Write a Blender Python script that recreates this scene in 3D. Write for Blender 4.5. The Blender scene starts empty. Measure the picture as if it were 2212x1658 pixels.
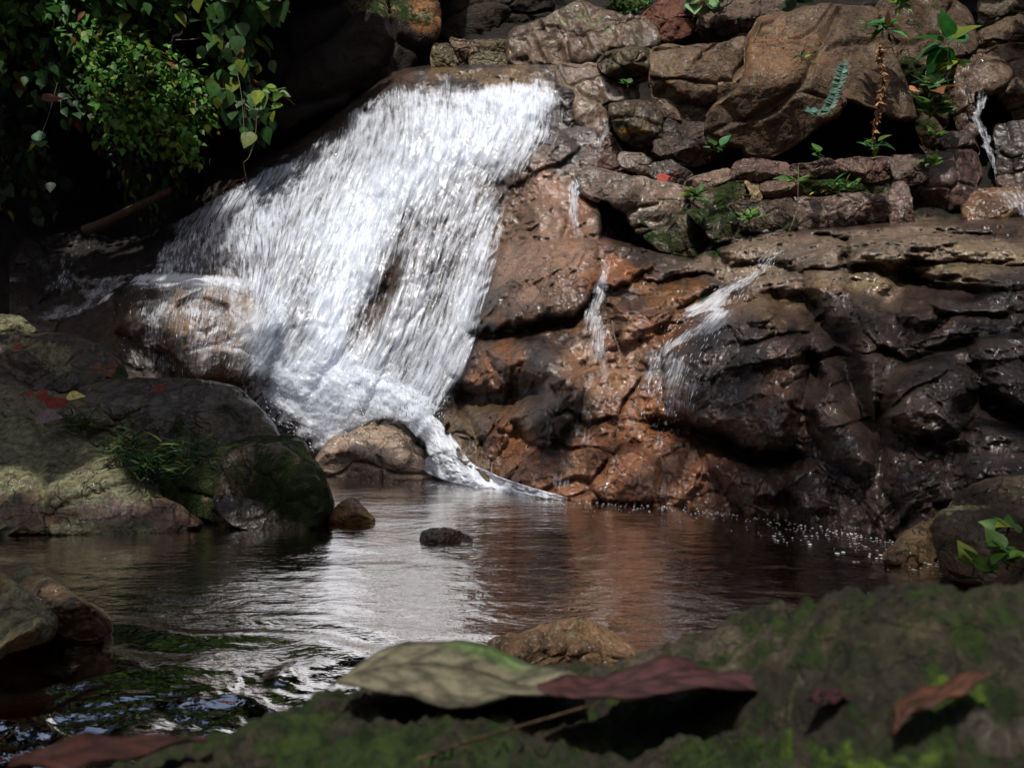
import bpy, math, random
import numpy as np
from mathutils import Vector
R = math.radians
random.seed(7)
scene = bpy.context.scene
COL = scene.collection
# ------------------------------------------------------------------ camera
FPX = 2100.0; CAMZ = 0.75; W0, H0 = 2212.0, 1658.0
cam_d = bpy.data.cameras.new("camera"); cam = bpy.data.objects.new("camera", cam_d); COL.objects.link(cam)
cam.location = (0, 0, CAMZ); cam.rotation_euler = (R(90), 0, 0)
cam_d.sensor_width = 36; cam_d.lens = 36*FPX/W0; cam_d.clip_start = 0.02; cam_d.clip_end = 300
cam_d.dof.use_dof = True; cam_d.dof.focus_distance = 7.0; cam_d.dof.aperture_fstop = 9.0
scene.camera = cam
# ------------------------------------------------------------------ light
SUN = Vector((-0.12, -0.46, 0.88)).normalized()
world = bpy.data.worlds.new("World"); scene.world = world; world.use_nodes = True
wn = world.node_tree; bg = wn.nodes["Background"]
sky = wn.nodes.new("ShaderNodeTexSky"); sky.sky_type = 'NISHITA'; sky.sun_disc = False
sky.sun_elevation = math.asin(SUN.z); sky.sun_rotation = math.atan2(SUN.x, SUN.y)
sky.ozone_density = .2; sky.dust_density = 4.0; sky.air_density = .8
wn.links.new(sky.outputs[0], bg.inputs[0]); bg.inputs[1].default_value = 0.095
sd = bpy.data.lights.new("sun", 'SUN'); sd.energy = 3.6; sd.angle = R(1.0); sd.color = (1.0, 0.96, 0.90)
so = bpy.data.objects.new("sun", sd); COL.objects.link(so); so.location = (0, 0, 30)
so.rotation_euler = SUN.to_track_quat('Z', 'Y').to_euler()
scene.view_settings.view_transform = 'Standard'; scene.view_settings.look = 'None'
scene.view_settings.exposure = 0.36; scene.view_settings.gamma = 1
scene.view_settings.use_curve_mapping = False
scene.cycles.transparent_max_bounces = 24
scene.cycles.max_bounces = 8
scene.cycles.caustics_reflective = False; scene.cycles.caustics_refractive = False

# ------------------------------------------------------------------ numpy helpers
def h3(ix, iy, iz, s):
    n = (ix*374761393 + iy*668265263 + iz*1274126177 + s*974634777) & 0xFFFFFFFF
    n = ((n ^ (n >> 13))*1274126177) & 0xFFFFFFFF
    n = ((n ^ (n >> 16))*2246822519) & 0xFFFFFFFF
    return ((n ^ (n >> 15)) & 0xFFFFFF)/float(0xFFFFFF)
def vn(p, s=0):
    f = np.floor(p); i = f.astype(np.int64); t = p-f; t = t*t*t*(t*(t*6-15)+10)
    x, y, z = i[..., 0], i[..., 1], i[..., 2]; a, b, c = t[..., 0], t[..., 1], t[..., 2]
    def L(p, q, w): return p+(q-p)*w
    r = L(L(L(h3(x, y, z, s), h3(x+1, y, z, s), a), L(h3(x, y+1, z, s), h3(x+1, y+1, z, s), a), b),
          L(L(h3(x, y, z+1, s), h3(x+1, y, z+1, s), a), L(h3(x, y+1, z+1, s), h3(x+1, y+1, z+1, s), a), b), c)
    return r*2-1
def fbm(p, o=5, s=0, g=0.5, lac=2.03):
    a = 1.0; r = 0; q = p
    for k in range(o): r = r+a*vn(q, s+k*17); a *= g; q = q*lac+3.1
    return r
def ridg(p, o=4, s=0, g=0.5):
    a = 1.0; r = 0; q = p
    for k in range(o): r = r+a*(1-2.2*np.abs(vn(q, s+k*13))); a *= g; q = q*2.07+1.7
    return r
def cells(p, s=0):
    """distance to nearest cell point, second nearest, and id of the nearest"""
    f = np.floor(p).astype(np.int64); best = np.full(p.shape[:-1], 9.0); sec = best.copy(); bid = np.zeros(p.shape[:-1])
    for dx in (-1, 0, 1):
        for dy in (-1, 0, 1):
            for dz in (-1, 0, 1):
                c = f+np.array([dx, dy, dz]); x, y, z = c[..., 0], c[..., 1], c[..., 2]
                q = c+np.stack([h3(x, y, z, s+1), h3(x, y, z, s+2), h3(x, y, z, s+3)], -1)
                d = np.sqrt(((q-p)**2).sum(-1)); m = d < best
                sec = np.where(m, best, np.minimum(sec, d)); bid = np.where(m, h3(x, y, z, s+4), bid); best = np.where(m, d, best)
    return best, sec, bid
def ss(a, b, x):
    t = np.clip((x-a)/(b-a), 0, 1); return t*t*(3-2*t)
def P(u, v, Y):
    u, v, Y = np.broadcast_arrays(np.asarray(u, float), np.asarray(v, float), np.asarray(Y, float))
    return np.stack([(u-W0/2)/FPX*Y, Y, CAMZ-(v-H0/2)/FPX*Y], -1)
SP = {'o': (0, 0, 1), '1': (0, 0, .3648), '2': (604.9, 0, .3648), '3': (1209.7, 0, .4533), '4': (0, 518.4, .4170),
      '5': (777.7, 475.2, .3908), '6': (1434.4, 475.2, .4690), '7': (0, 1123.3, .5078), '8': (1088.7, 1123.3, .5078)}
def Z(k, s):
    ox, oy, m = SP[k]; a = np.array([float(t) for t in s.replace(',', ' ').split()]).reshape(-1, 2)
    return a*m+np.array([ox, oy])
def polydist(u, v, poly):
    """signed distance, positive inside"""
    d = np.full(u.shape, 1e9); ins = np.zeros(u.shape, bool); n = len(poly)
    for i in range(n):
        x0, y0 = poly[i]; x1, y1 = poly[(i+1) % n]
        ex, ey = x1-x0, y1-y0; t = np.clip(((u-x0)*ex+(v-y0)*ey)/(ex*ex+ey*ey+1e-9), 0, 1)
        d = np.minimum(d, np.hypot(u-x0-t*ex, v-y0-t*ey))
        c = ((y0 > v) != (y1 > v)); ins ^= c & (u < (x1-x0)*(v-y0)/(y1-y0+1e-12)+x0)
    return np.where(ins, d, -d)
def linedist(u, v, pl):
    d = np.full(u.shape, 1e9)
    for i in range(len(pl)-1):
        x0, y0 = pl[i]; x1, y1 = pl[i+1]; ex, ey = x1-x0, y1-y0
        t = np.clip(((u-x0)*ex+(v-y0)*ey)/(ex*ex+ey*ey+1e-9), 0, 1)
        d = np.minimum(d, np.hypot(u-x0-t*ex, v-y0-t*ey))
    return d
def cr(pts, n, closed=False):
    """smooth resample of a polyline (any dimension) by chord length"""
    p = np.asarray(pts, float)
    if closed: q = np.vstack([p[-1:], p, p[:2]])
    else: q = np.vstack([2*p[0]-p[1], p, 2*p[-1]-p[-2]])
    out = []
    for i in range(1, len(q)-2):
        t = np.linspace(0, 1, 24, endpoint=False)[:, None]; a, b, c, d = q[i-1], q[i], q[i+1], q[i+2]
        out.append(.5*((2*b)+(-a+c)*t+(2*a-5*b+4*c-d)*t*t+(-a+3*b-3*c+d)*t**3))
    o = np.vstack(out+[q[-2:-1]])
    L = np.concatenate([[0], np.cumsum(np.linalg.norm(np.diff(o, axis=0), axis=1))])
    s = np.linspace(0, L[-1], n, endpoint=not closed)
    return np.stack([np.interp(s, L, o[:, k]) for k in range(p.shape[1])], -1)
def mesh(name, V, F, mat, parent=None, attrs=None, smooth=True, wspace=False):
    """V (n,3); F (m,3|4) int array or list of arrays"""
    me = bpy.data.meshes.new(name); V = np.asarray(V, np.float32)
    Fs = F if isinstance(F, list) else [F]
    Fs = [np.asarray(f, np.int32) for f in Fs if len(f)]
    me.vertices.add(len(V)); me.vertices.foreach_set("co", V.ravel())
    lens = np.concatenate([np.full(len(f), f.shape[1], np.int32) for f in Fs]); idx = np.concatenate([f.ravel() for f in Fs])
    me.loops.add(len(idx)); me.loops.foreach_set("vertex_index", idx)
    me.polygons.add(len(lens)); st = np.concatenate([[0], np.cumsum(lens)[:-1]]).astype(np.int32)
    me.polygons.foreach_set("loop_start", st)
    try: me.polygons.foreach_set("loop_total", lens)
    except Exception: pass
    me.update(calc_edges=True)
    me.polygons.foreach_set("use_smooth", np.full(len(lens), smooth))
    for k, a in (attrs or {}).items():
        a = np.asarray(a, np.float32)
        if a.ndim == 1: at = me.attributes.new(k, 'FLOAT', 'POINT'); at.data.foreach_set("value", a)
        elif a.shape[1] == 3 and k == 'flow': at = me.attributes.new(k, 'FLOAT_VECTOR', 'POINT'); at.data.foreach_set("vector", a.ravel())
        else:
            if a.shape[1] == 3: a = np.concatenate([a, np.ones((len(a), 1), np.float32)], 1)
            at = me.attributes.new(k, 'FLOAT_COLOR', 'POINT'); at.data.foreach_set("color", a.ravel())
    me.validate(); me.materials.append(mat)
    o = bpy.data.objects.new(name, me); COL.objects.link(o)
    if parent:
        o.parent = parent
        if wspace: o.location = [-c for c in parent.location]
    return o
def tag(o, label=None, cat=None, group=None, kind=None):
    if label: o['label'] = label
    if cat: o['category'] = cat
    if group: o['group'] = group
    if kind: o['kind'] = kind
    return o
def empty(name, loc, label, cat, group=None):
    o = bpy.data.objects.new(name, None); COL.objects.link(o); o.location = [float(c) for c in loc]; o.empty_display_size = .1
    return tag(o, label, cat, group)
def gridF(nu, nv, closed=False, off=0):
    i = np.arange(nv-1)[:, None]; j = np.arange(nu if closed else nu-1)[None, :]; j2 = (j+1) % nu
    return np.stack([i*nu+j, i*nu+j2, (i+1)*nu+j2, (i+1)*nu+j], -1).reshape(-1, 4)+off
def gnorm(V, closed=False):
    """normals of a grid V (nv,nu,3)"""
    if closed: du = np.roll(V, -1, 1)-np.roll(V, 1, 1)
    else: du = np.gradient(V, axis=1)
    dv = np.gradient(V, axis=0); n = np.cross(du, dv); return n/(np.linalg.norm(n, axis=-1, keepdims=True)+1e-12)

# ------------------------------------------------------------------ materials
class NT:
    def __init__(s, name):
        s.m = bpy.data.materials.new(name); s.m.use_nodes = True; s.t = s.m.node_tree; s.t.nodes.clear()
        s.out = s.n('ShaderNodeOutputMaterial')
    def n(s, typ, **k):
        x = s.t.nodes.new(typ)
        for a, b in k.items(): setattr(x, a, b)
        return x
    def l(s, a, b): s.t.links.new(a, b)
    def put(s, sock, v):
        if isinstance(v, bpy.types.NodeSocket): s.l(v, sock)
        elif v is not None: sock.default_value = v
    def math(s, op, a, b=None, clamp=False):
        x = s.n('ShaderNodeMath', operation=op, use_clamp=clamp); s.put(x.inputs[0], a); s.put(x.inputs[1], b); return x.outputs[0]
    def mix(s, f, a, b, bt='MIX'):
        x = s.n('ShaderNodeMix', data_type='RGBA', blend_type=bt); s.put(x.inputs[0], f); s.put(x.inputs[6], a); s.put(x.inputs[7], b); return x.outputs[2]
    def noise(s, vec, sc, det=4, rough=.55, dist=0):
        x = s.n('ShaderNodeTexNoise'); s.put(x.inputs['Vector'], vec); x.inputs['Scale'].default_value = sc
        x.inputs['Detail'].default_value = det; x.inputs['Roughness'].default_value = rough; x.inputs['Distortion'].default_value = dist
        return x.outputs['Fac']
    def ramp(s, f, a, b, lo=0., hi=1.):
        x = s.n('ShaderNodeMapRange', interpolation_type='SMOOTHSTEP'); s.put(x.inputs[0], f)
        for i, q in zip((1, 2, 3, 4), (a, b, lo, hi)): x.inputs[i].default_value = q
        return x.outputs[0]
    def attr(s, nm): return s.n('ShaderNodeAttribute', attribute_name=nm)
    def vscale(s, vec, sc):
        x = s.n('ShaderNodeVectorMath', operation='MULTIPLY'); s.put(x.inputs[0], vec); x.inputs[1].default_value = sc; return x.outputs[0]
    def bump(s, h, st, d, n=None):
        x = s.n('ShaderNodeBump'); s.put(x.inputs['Height'], h); x.inputs['Strength'].default_value = st; x.inputs['Distance'].default_value = d
        if n: s.l(n, x.inputs['Normal'])
        return x.outputs[0]
def rock_material(name="wet_rock", fine=1.0):
    t = NT(name); g = t.n('ShaderNodeNewGeometry'); pos = g.outputs['Position']
    tint = t.mix(1, t.attr('tint').outputs['Color'], (.84, .76, .66, 1), 'MULTIPLY'); par = t.attr('par').outputs['Color']
    sp = t.n('ShaderNodeSeparateColor'); t.l(par, sp.inputs[0]); moss, wet, lich = sp.outputs[0], sp.outputs[1], sp.outputs[2]
    n1 = t.noise(pos, 2.2*fine, 7, .62, .3); n2 = t.noise(pos, 11*fine, 7, .68); n3 = t.noise(pos, 55*fine, 5, .7); n4 = t.noise(pos, 5*fine, 6, .7, 1.2)
    c = t.mix(t.ramp(n1, .32, .68), t.mix(1, tint, (.48, .45, .45, 1), 'MULTIPLY'), t.mix(1, tint, (1.4, 1.32, 1.25, 1), 'MULTIPLY'))
    c = t.mix(t.ramp(n2, .35, .7, 0, .55), c, t.mix(1, tint, (2.1, 1.95, 1.8, 1), 'MULTIPLY'))
    c = t.mix(t.ramp(n4, .53, .64, 0, .75), c, t.mix(1, tint, (.3, .27, .26, 1), 'MULTIPLY'))
    c = t.mix(t.ramp(n3, .32, .66, .85, 0), c, t.mix(1, c, (.45, .42, .42, 1), 'MULTIPLY'))
    # fine cracks
    wv = t.n('ShaderNodeVectorMath', operation='ADD'); t.l(pos, wv.inputs[0])
    nz = t.n('ShaderNodeTexNoise'); t.l(pos, nz.inputs['Vector']); nz.inputs['Scale'].default_value = 3*fine; nz.inputs['Detail'].default_value = 4
    t.l(t.vscale(nz.outputs['Color'], (.5/fine, .5/fine, .5/fine)), wv.inputs[1])
    vo = t.n('ShaderNodeTexVoronoi', feature='DISTANCE_TO_EDGE'); t.l(t.vscale(wv.outputs[0], (1, 1, 1.5)), vo.inputs['Vector']); vo.inputs['Scale'].default_value = 4.2*fine
    ck = t.math('MULTIPLY', t.ramp(vo.outputs['Distance'], 0, .035, 1, 0), t.ramp(t.noise(pos, 1.7*fine, 3), .42, .55))
    c = t.mix(t.math('MULTIPLY', ck, .45), c, (.012, .009, .008, 1))
    # lichen
    ln = t.noise(pos, 7*fine, 8, .75, .6); lf = t.math('SUBTRACT', t.math('ADD', ln, t.math('MULTIPLY', lich, .37)), .72)
    lf = t.ramp(lf, 0, .07); lc = t.mix(t.ramp(t.noise(pos, 26*fine, 5, .7), .35, .65), (.055, .062, .028, 1), (.24, .24, .13, 1))
    c = t.mix(t.math('MULTIPLY', lf, .85), c, lc)
    # moss
    ms = t.noise(pos, 4.3*fine, 7, .72, .5); mf = t.math('SUBTRACT', t.math('ADD', ms, t.math('MULTIPLY', moss, .55)), .74)
    mf = t.ramp(mf, 0, .1); mc = t.mix(t.ramp(n2, .3, .7), (.007, .013, .003, 1), (.036, .060, .010, 1)); mc = t.mix(t.math('MULTIPLY', t.attr('bright').outputs['Fac'], t.ramp(t.noise(pos, 45, 4, .7, .5), .42, .6)), mc, t.mix(n3, (.04, .07, .01, 1), (.11, .17, .02, 1)))
    c = t.mix(mf, c, mc)
    h = t.math('ADD', t.math('MULTIPLY', n2, .5), t.math('MULTIPLY', n3, .30)); h = t.math('ADD', h, n1)
    h = t.math('SUBTRACT', h, t.math('MULTIPLY', ck, .35))
    h = t.math('ADD', h, t.math('MULTIPLY', t.math('MULTIPLY', mf, t.noise(pos, 90*fine, 3, .7)), .35))
    nb = t.bump(h, 1.0, .075/fine)
    b = t.n('ShaderNodeBsdfPrincipled'); t.l(c, b.inputs['Base Color']); t.l(nb, b.inputs['Normal'])
    ro = t.math('ADD', t.math('MULTIPLY', wet, -.35), t.ramp(n2, .3, .7, .78, .92))
    ro = t.math('ADD', ro, t.math('MULTIPLY', mf, .4), True); t.l(ro, b.inputs['Roughness'])
    b.inputs['Specular IOR Level'].default_value = .25
    cw = t.math('MULTIPLY', t.ramp(wet, .05, .75), t.math('SUBTRACT', 1, mf)); t.l(cw, b.inputs['Coat Weight']); b.inputs['Coat Roughness'].default_value = .12; t.l(t.bump(t.math('ADD', t.noise(pos, 13*fine, 4, .62), t.math('MULTIPLY', t.noise(pos, 60*fine, 3, .65), .4)), 1.0, .016/fine), b.inputs['Coat Normal'])
    t.l(b.outputs[0], t.out.inputs[0]); return t.m
ROCK = rock_material(); ROCKF = rock_material("mossy_rock_near", 4.5)

def white_water(name, su=24, sv=2.3, k=6.5, lo=-.7, hi=.9, gaps=0.5, blue=(.85, .90, .98, 1), world=False):
    t = NT(name); fl = t.attr('flow').outputs['Vector']; cv = t.attr('cover').outputs['Fac']
    if world: fl = t.n('ShaderNodeNewGeometry').outputs['Position']
    a = t.noise(t.vscale(fl, (su*.8, sv*1.2, su*.6 if world else 1)), 1, 5, .67, .5); b_ = t.noise(t.vscale(fl, (su*.22, sv*(.5 if world else 1.5), su*.2 if world else 1)), 1, 5, .66, 1.0)
    d = t.noise(t.vscale(fl, (su*1.8, sv*1.3, su if world else 1)), 1, 3, .6, .3)
    n = t.math('ADD', t.math('ADD', t.math('MULTIPLY', a, .5), t.math('MULTIPLY', b_, .30)), t.math('MULTIPLY', d, .20))
    f = t.math('ADD', t.math('MULTIPLY', t.math('SUBTRACT', n, .5), k), t.math('MULTIPLY', t.math('SUBTRACT', cv, .5), 2.4))
    al = t.ramp(f, lo, hi); al = t.math('MULTIPLY', al, t.ramp(cv, 0, .12))
    df = t.n('ShaderNodeBsdfDiffuse'); df.inputs[0].default_value = blue
    tr = t.n('ShaderNodeBsdfTranslucent'); tr.inputs[0].default_value = blue
    gl = t.n('ShaderNodeBsdfGlossy'); gl.inputs[1].default_value = .25
    nb = t.bump(n, .25, .03); t.l(nb, df.inputs['Normal']); t.l(nb, gl.inputs['Normal'])
    m1 = t.n('ShaderNodeMixShader'); m1.inputs[0].default_value = .42; t.l(df.outputs[0], m1.inputs[1]); t.l(tr.outputs[0], m1.inputs[2])
    m2 = t.n('ShaderNodeMixShader'); m2.inputs[0].default_value = .06; t.l(m1.outputs[0], m2.inputs[1]); t.l(gl.outputs[0], m2.inputs[2])
    tp = t.n('ShaderNodeBsdfTransparent'); m3 = t.n('ShaderNodeMixShader'); t.l(al, m3.inputs[0]); t.l(tp.outputs[0], m3.inputs[1]); t.l(m2.outputs[0], m3.inputs[2])
    t.l(m3.outputs[0], t.out.inputs[0]); return t.m
FALL = white_water("falling_water"); TRICK = white_water("trickling_water", 60, 4, 5.5, -.6, 1.3); FOAM = white_water("foam_water", 9, 5, 3.6, -1.0, .5, world=True)
def simple(name, col, rough=.6, trans=0, spec=.4, vary=.35, sc=8, tintattr=False, bump=0):
    t = NT(name); g = t.n('ShaderNodeNewGeometry'); n = t.noise(g.outputs['Position'], sc, 5, .65)
    base = t.attr('tint').outputs['Color'] if tintattr else col
    lo = tuple(c*(1-vary) for c in col[:3])+(1,)
    c = t.mix(t.ramp(n, .3, .7), t.mix(1, base, (1-vary,)*3+(1,), 'MULTIPLY'), t.mix(1, base, (1+vary,)*3+(1,), 'MULTIPLY'))
    b = t.n('ShaderNodeBsdfPrincipled'); t.l(c, b.inputs['Base Color']); b.inputs['Roughness'].default_value = rough; b.inputs['Specular IOR Level'].default_value = spec
    if bump: t.l(t.bump(n, .6, bump), b.inputs['Normal'])
    o = b.outputs[0]
    if trans:
        tr = t.n('ShaderNodeBsdfTranslucent'); t.l(c, tr.inputs[0]); m = t.n('ShaderNodeMixShader'); m.inputs[0].default_value = trans
        t.l(o, m.inputs[1]); t.l(tr.outputs[0], m.inputs[2]); o = m.outputs[0]
    t.l(o, t.out.inputs[0]); return t.m
LEAF = simple("green_leaf", (.06, .12, .02, 1), .5, .3, .25, .3, 20, True)
BARK = simple("brown_stem", (.05, .032, .018, 1), .8, 0, .2, .4, 30, False, .004)
DRY = simple("dry_leaf", (.15, .05, .02, 1), .65, .08, .25, .5, 60, True, .002)

def pool_material():
    t = NT("pool_water"); g = t.n('ShaderNodeNewGeometry'); pos = g.outputs['Position']
    w1 = t.noise(t.vscale(pos, (1, 1.3, 1)), 6, 4, .55, .5); w2 = t.noise(t.vscale(pos, (1, 1.5, 1)), 15, 3, .6, .4); w3 = t.noise(pos, 1.6, 2, .5, .3)
    h = t.math('ADD', t.math('ADD', t.math('MULTIPLY', w1, .5), t.math('MULTIPLY', w2, .22)), t.math('MULTIPLY', w3, .5))
    nb = t.bump(h, 1, .014)
    fr = t.n('ShaderNodeFresnel'); fr.inputs[0].default_value = 1.33; t.l(nb, fr.inputs[1])
    gl = t.n('ShaderNodeBsdfGlossy'); gl.inputs[1].default_value = .04; t.l(nb, gl.inputs['Normal']); gl.inputs[0].default_value = (.92, .87, .82, 1)
    tp = t.n('ShaderNodeBsdfTransparent'); tp.inputs[0].default_value = (.85, .62, .42, 1)
    m = t.n('ShaderNodeMixShader'); t.l(fr.outputs[0], m.inputs[0]); t.l(tp.outputs[0], m.inputs[1]); t.l(gl.outputs[0], m.inputs[2])
    t.l(m.outputs[0], t.out.inputs[0]); return t.m
POOL = pool_material()

# ------------------------------------------------------------------ cliff depth field (metres from the camera plane)
CT = np.array([float(x) for x in """850 165 10.6 1000 150 10.5 1220 150 10.2 1000 90 11 1300 60 10.6 500 400 10.4 650 330 10.8 800 400 9.8 1100 400 9.3 400 560 9.9 700 600 9.2
1050 620 8.6 550 800 8.9 750 850 8.6 980 850 8.1 690 1010 8.75 850 960 8.4 950 1035 7.7 300 600 9.6 420 620 9.1 400 800 8.7 200 620 10 100 700 9.7 60 560 10.6 150 520 10.8
1150 330 9.3 1220 450 8.7 1200 600 8.0 1150 700 7.6 1200 850 7.1 1100 1000 7.0 1200 1070 6.45 1450 1088 6.05 1330 900 6.7 1330 700 7.2 1400 600 7.7
1500 560 7.8 1700 520 7.7 1900 490 7.5 2212 480 7.3 1650 700 6.6 1650 900 6.05 1650 1110 5.5 1900 700 6.1 1900 900 5.4 1940 1160 4.75 2100 1000 4.75 2212 620 6.2
2212 900 4.95 2212 1100 4.4 2212 1240 3.85 2500 1240 3.4 2500 500 6.8 690 1150 8.4 1200 1220 6.2 1650 1260 5.3 1940 1320 4.5 400 1000 8.4 0 800 9.2 -200 600 10.5 0 1100 8 
1500 200 10 1900 200 9.6 2212 200 9.3 1500 400 8.9 1900 400 8.6 2212 400 8.3 600 100 12.5 300 300 12.3 0 300 11.5 750 100 12.6 900 60 12 1300 0 11.4 1700 0 11 2212 0 10.6 0 0 12 300 450 11.6 600 -200 13.5 1300 -200 12.5 2212 -200 12 2600 0 10.5 -300 0 11.5""".split()]).reshape(-1, 3)
def tps_fit(c):
    X = c[:, :2]/500.; n = len(c); r = np.linalg.norm(X[:, None]-X[None], axis=-1)
    K = np.where(r > 0, r*r*np.log(r+1e-12), 0)+np.eye(n)*.01; Pm = np.hstack([np.ones((n, 1)), X])
    A = np.block([[K, Pm], [Pm.T, np.zeros((3, 3))]]); w = np.linalg.solve(A, np.concatenate([c[:, 2], np.zeros(3)]))
    return X, w
TX, TW = tps_fit(CT)
def base(u, v):
    q = np.stack([u, v], -1)/500.; sh = u.shape; q = q.reshape(-1, 2); out = np.full(len(q), TW[-3])+q@TW[-2:]
    for i in range(len(TX)):
        r2 = ((q-TX[i])**2).sum(-1); out += TW[i]*.5*r2*np.log(r2+1e-12)
    return out.reshape(sh)
# lumps: (polygon, height m, softness px) ; grooves: (polyline, depth m, width px)
LUMP = [
 (Z('5', "830,60 1000,60 1290,110 1320,250 1290,420 1190,560 980,600 760,640 640,660 655,450 720,250 790,120"), .30, 60),
 (Z('5', "870,-60 1000,-150 1150,0 1130,90 880,90"), .16, 30),
 (Z('5', "1310,340 1460,230 1640,230 1500,320 1400,370"), .22, 22),
 (Z('5', "700,720 950,650 1180,690 1240,800 1235,960 1180,1130 1060,1250 930,1240 830,1100 880,880 760,820"), .34, 70),
 (Z('5', "560,860 700,840 800,930 640,960 560,930"), .16, 30),
 (Z('5', "600,1000 880,1060 860,1200 700,1400 560,1200"), .16, 60),
 (Z('5', "1400,470 1650,380 1900,310 2000,350 1750,480 1620,640 1450,700 1400,600"), .2, 50),
 (Z('5', "1250,1250 1450,1200 1650,1300 1700,1560 1500,1560 1300,1530"), .18, 70),
 (Z('6', "60,480 200,400 400,380 520,390 620,480 665,620 650,780 620,1000 580,1080 450,1090 330,1050 150,970 0,820 -30,650"), .42, 90),
 (Z('6', "350,400 420,370 500,390 560,500 480,510 380,480"), .14, 40),
 (Z('6', "650,230 830,200 900,330 1000,560 1010,760 980,940 900,700 840,560 700,420 640,330"), .24, 40),
 (Z('6', "850,340 1000,360 1080,540 1130,620 1030,640 920,500"), .16, 36),
 (Z('6', "1000,790 1070,660 1200,610 1330,610 1430,700 1460,850 1380,960 1150,1000 1010,950"), .36, 80),
 (Z('6', "660,790 770,720 860,850 940,960 990,1150 900,1180 760,1100 680,950"), .28, 60),
 (Z('6', "200,1120 400,1110 500,1170 560,1290 480,1370 400,1380 300,1300"), .2, 50),
 (Z('6', "1380,560 1560,560 1700,700 1700,900 1600,880 1500,760"), .22, 60),
 (Z('6', "1450,900 1700,950 1700,1250 1400,1250 1350,1050"), .2, 80),
 (Z('6', "1050,390 1270,340 1330,420 1200,500 1100,480"), .2, 40),
 (Z('6', "230,130 330,85 560,80 700,80 840,95 835,200 650,230 450,180 320,210"), .22, 34),
 (Z('6', "830,100 1120,50 1300,60 1540,100 1750,90 1750,190 1200,190 850,210"), .26, 40),
 (Z('6', "1170,40 1340,0 1540,-10 1535,70 1340,60"), .14, 18),
 (Z('6', "1100,200 1400,190 1750,200 1750,300 1600,330 1300,300 1150,240"), .2, 40),
 (Z('6', "570,1150 760,1180 800,1330 640,1350 560,1250"), .14, 60),
 (Z('6', "1000,1030 1250,1030 1320,1300 1120,1370 1000,1200"), .16, 80),
 (Z('o', "780,900 850,560 900,500 960,520 920,640 840,760"), .12, 40),
 (Z('o', "560,640 700,640 740,760 640,860 540,800"), .14, 50),
 (Z('o', "240,640 300,610 420,600 560,640 600,700 560,820 420,830 360,760 250,720"), .55, 90),
 (Z('o', "300,690 420,660 540,690 570,780 520,840 400,840 370,790"), .22, 40),
]
GROOVE = [
 (Z('5', "620,650 760,640 960,605 1180,565 1290,440"), .22, 10),
 (Z('5', "1060,160 1140,250 1170,400 1175,470"), .05, 10),
 (Z('5', "600,985 720,960 820,990 960,940"), .34, 26),
 (Z('5', "1380,470 1430,620 1440,720 1420,880"), .10, 8),
 (Z('6', "-20,930 150,985 330,1065 450,1100 600,1090"), .30, 15),
 (Z('6', "530,375 640,380 720,470 830,530"), .32, 26),
 (Z('6', "780,620 830,700 900,830 950,930"), .32, 22),
 (Z('6', "1040,360 1090,300 1200,340"), .28, 22),
 (Z('6', "1140,230 1260,280 1420,330"), .3, 26),
 (Z('6', "660,620 690,700 700,760"), .3, 18),
 (Z('6', "1000,600 1120,630 1260,590 1400,570"), .16, 10),
 (Z('6', "1380,860 1450,830 1560,880 1660,940"), .35, 22),
 (Z('6', "990,960 1005,1100 1000,1180"), .12, 10),
 (Z('6', "590,1370 560,1290 440,1300"), .16, 14),
 (Z('6', "838,90 835,220"), .12, 6), (Z('6', "840,205 1100,240 1300,330"), .14, 10),
 (Z('6', "230,120 400,100 560,90 840,90"), .16, 8),
 (Z('5', "700,1400 780,1440 810,1460"), .14, 16), (Z('5', "520,880 560,1000 640,1150 680,1290"), .12, 9),
 (Z('o', "800,640 830,610 860,560"), .12, 16),
 (Z('o', "385,665 430,650 490,668"), .2, 12),
]
def rock_depth(u, v, rough=1.0, feats=True):
    b = base(u, v); p = P(u, v, b)
    wu = u+8*fbm(p*2.1, 3, 5)+4*fbm(p*9, 2, 6); wv = v+8*fbm(p*2.1, 3, 9)+4*fbm(p*9, 2, 7)
    y = b.copy()
    if feats:
        for po, h, sf in LUMP:
            lo = po.min(0)-sf-30; hi = po.max(0)+sf+30; m = (u > lo[0]) & (u < hi[0]) & (v > lo[1]) & (v < hi[1])
            if not m.any(): continue
            d = polydist(wu[m], wv[m], po); t = np.clip(d/sf, 0, 1); y[m] -= h*np.sqrt(np.clip(1-(1-t)**2, 0, 1))
        for pl, h, wd in GROOVE:
            lo = pl.min(0)-wd*4-20; hi = pl.max(0)+wd*4+20; m = (u > lo[0]) & (u < hi[0]) & (v > lo[1]) & (v < hi[1])
            if not m.any(): continue
            d = linedist(wu[m], wv[m], pl); y[m] += h*np.exp(-(d/wd)**2)
    # natural roughness: broken facets, creases, grain
    q = p+.06*np.stack([fbm(p*3, 3, 31), fbm(p*3, 3, 37), fbm(p*3, 3, 41)], -1)
    a, s2, cid = cells(q*np.array([1.7, 1.7, 2.2]), 3)
    y = y-rough*(.15*(cid-.5)*ss(0, .09, s2-a)+.07*fbm(p*1.5, 4, 3, .5)+.022*fbm(q*7, 4, 29, .6))
    a2, s3, cid2 = cells(q*np.array([5.2, 5.2, 6.5])+.5, 13); y = y-rough*.035*1.25*(cid2-.5)*ss(0, .09, s3-a2)+rough*.018*np.exp(-((s3-a2)/.035)**2)
    y = y+rough*.04*np.exp(-((s2-a)/.03)**2)
    y = y-rough*(.020*fbm(p*14, 4, 51, .65))
    return y
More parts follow.
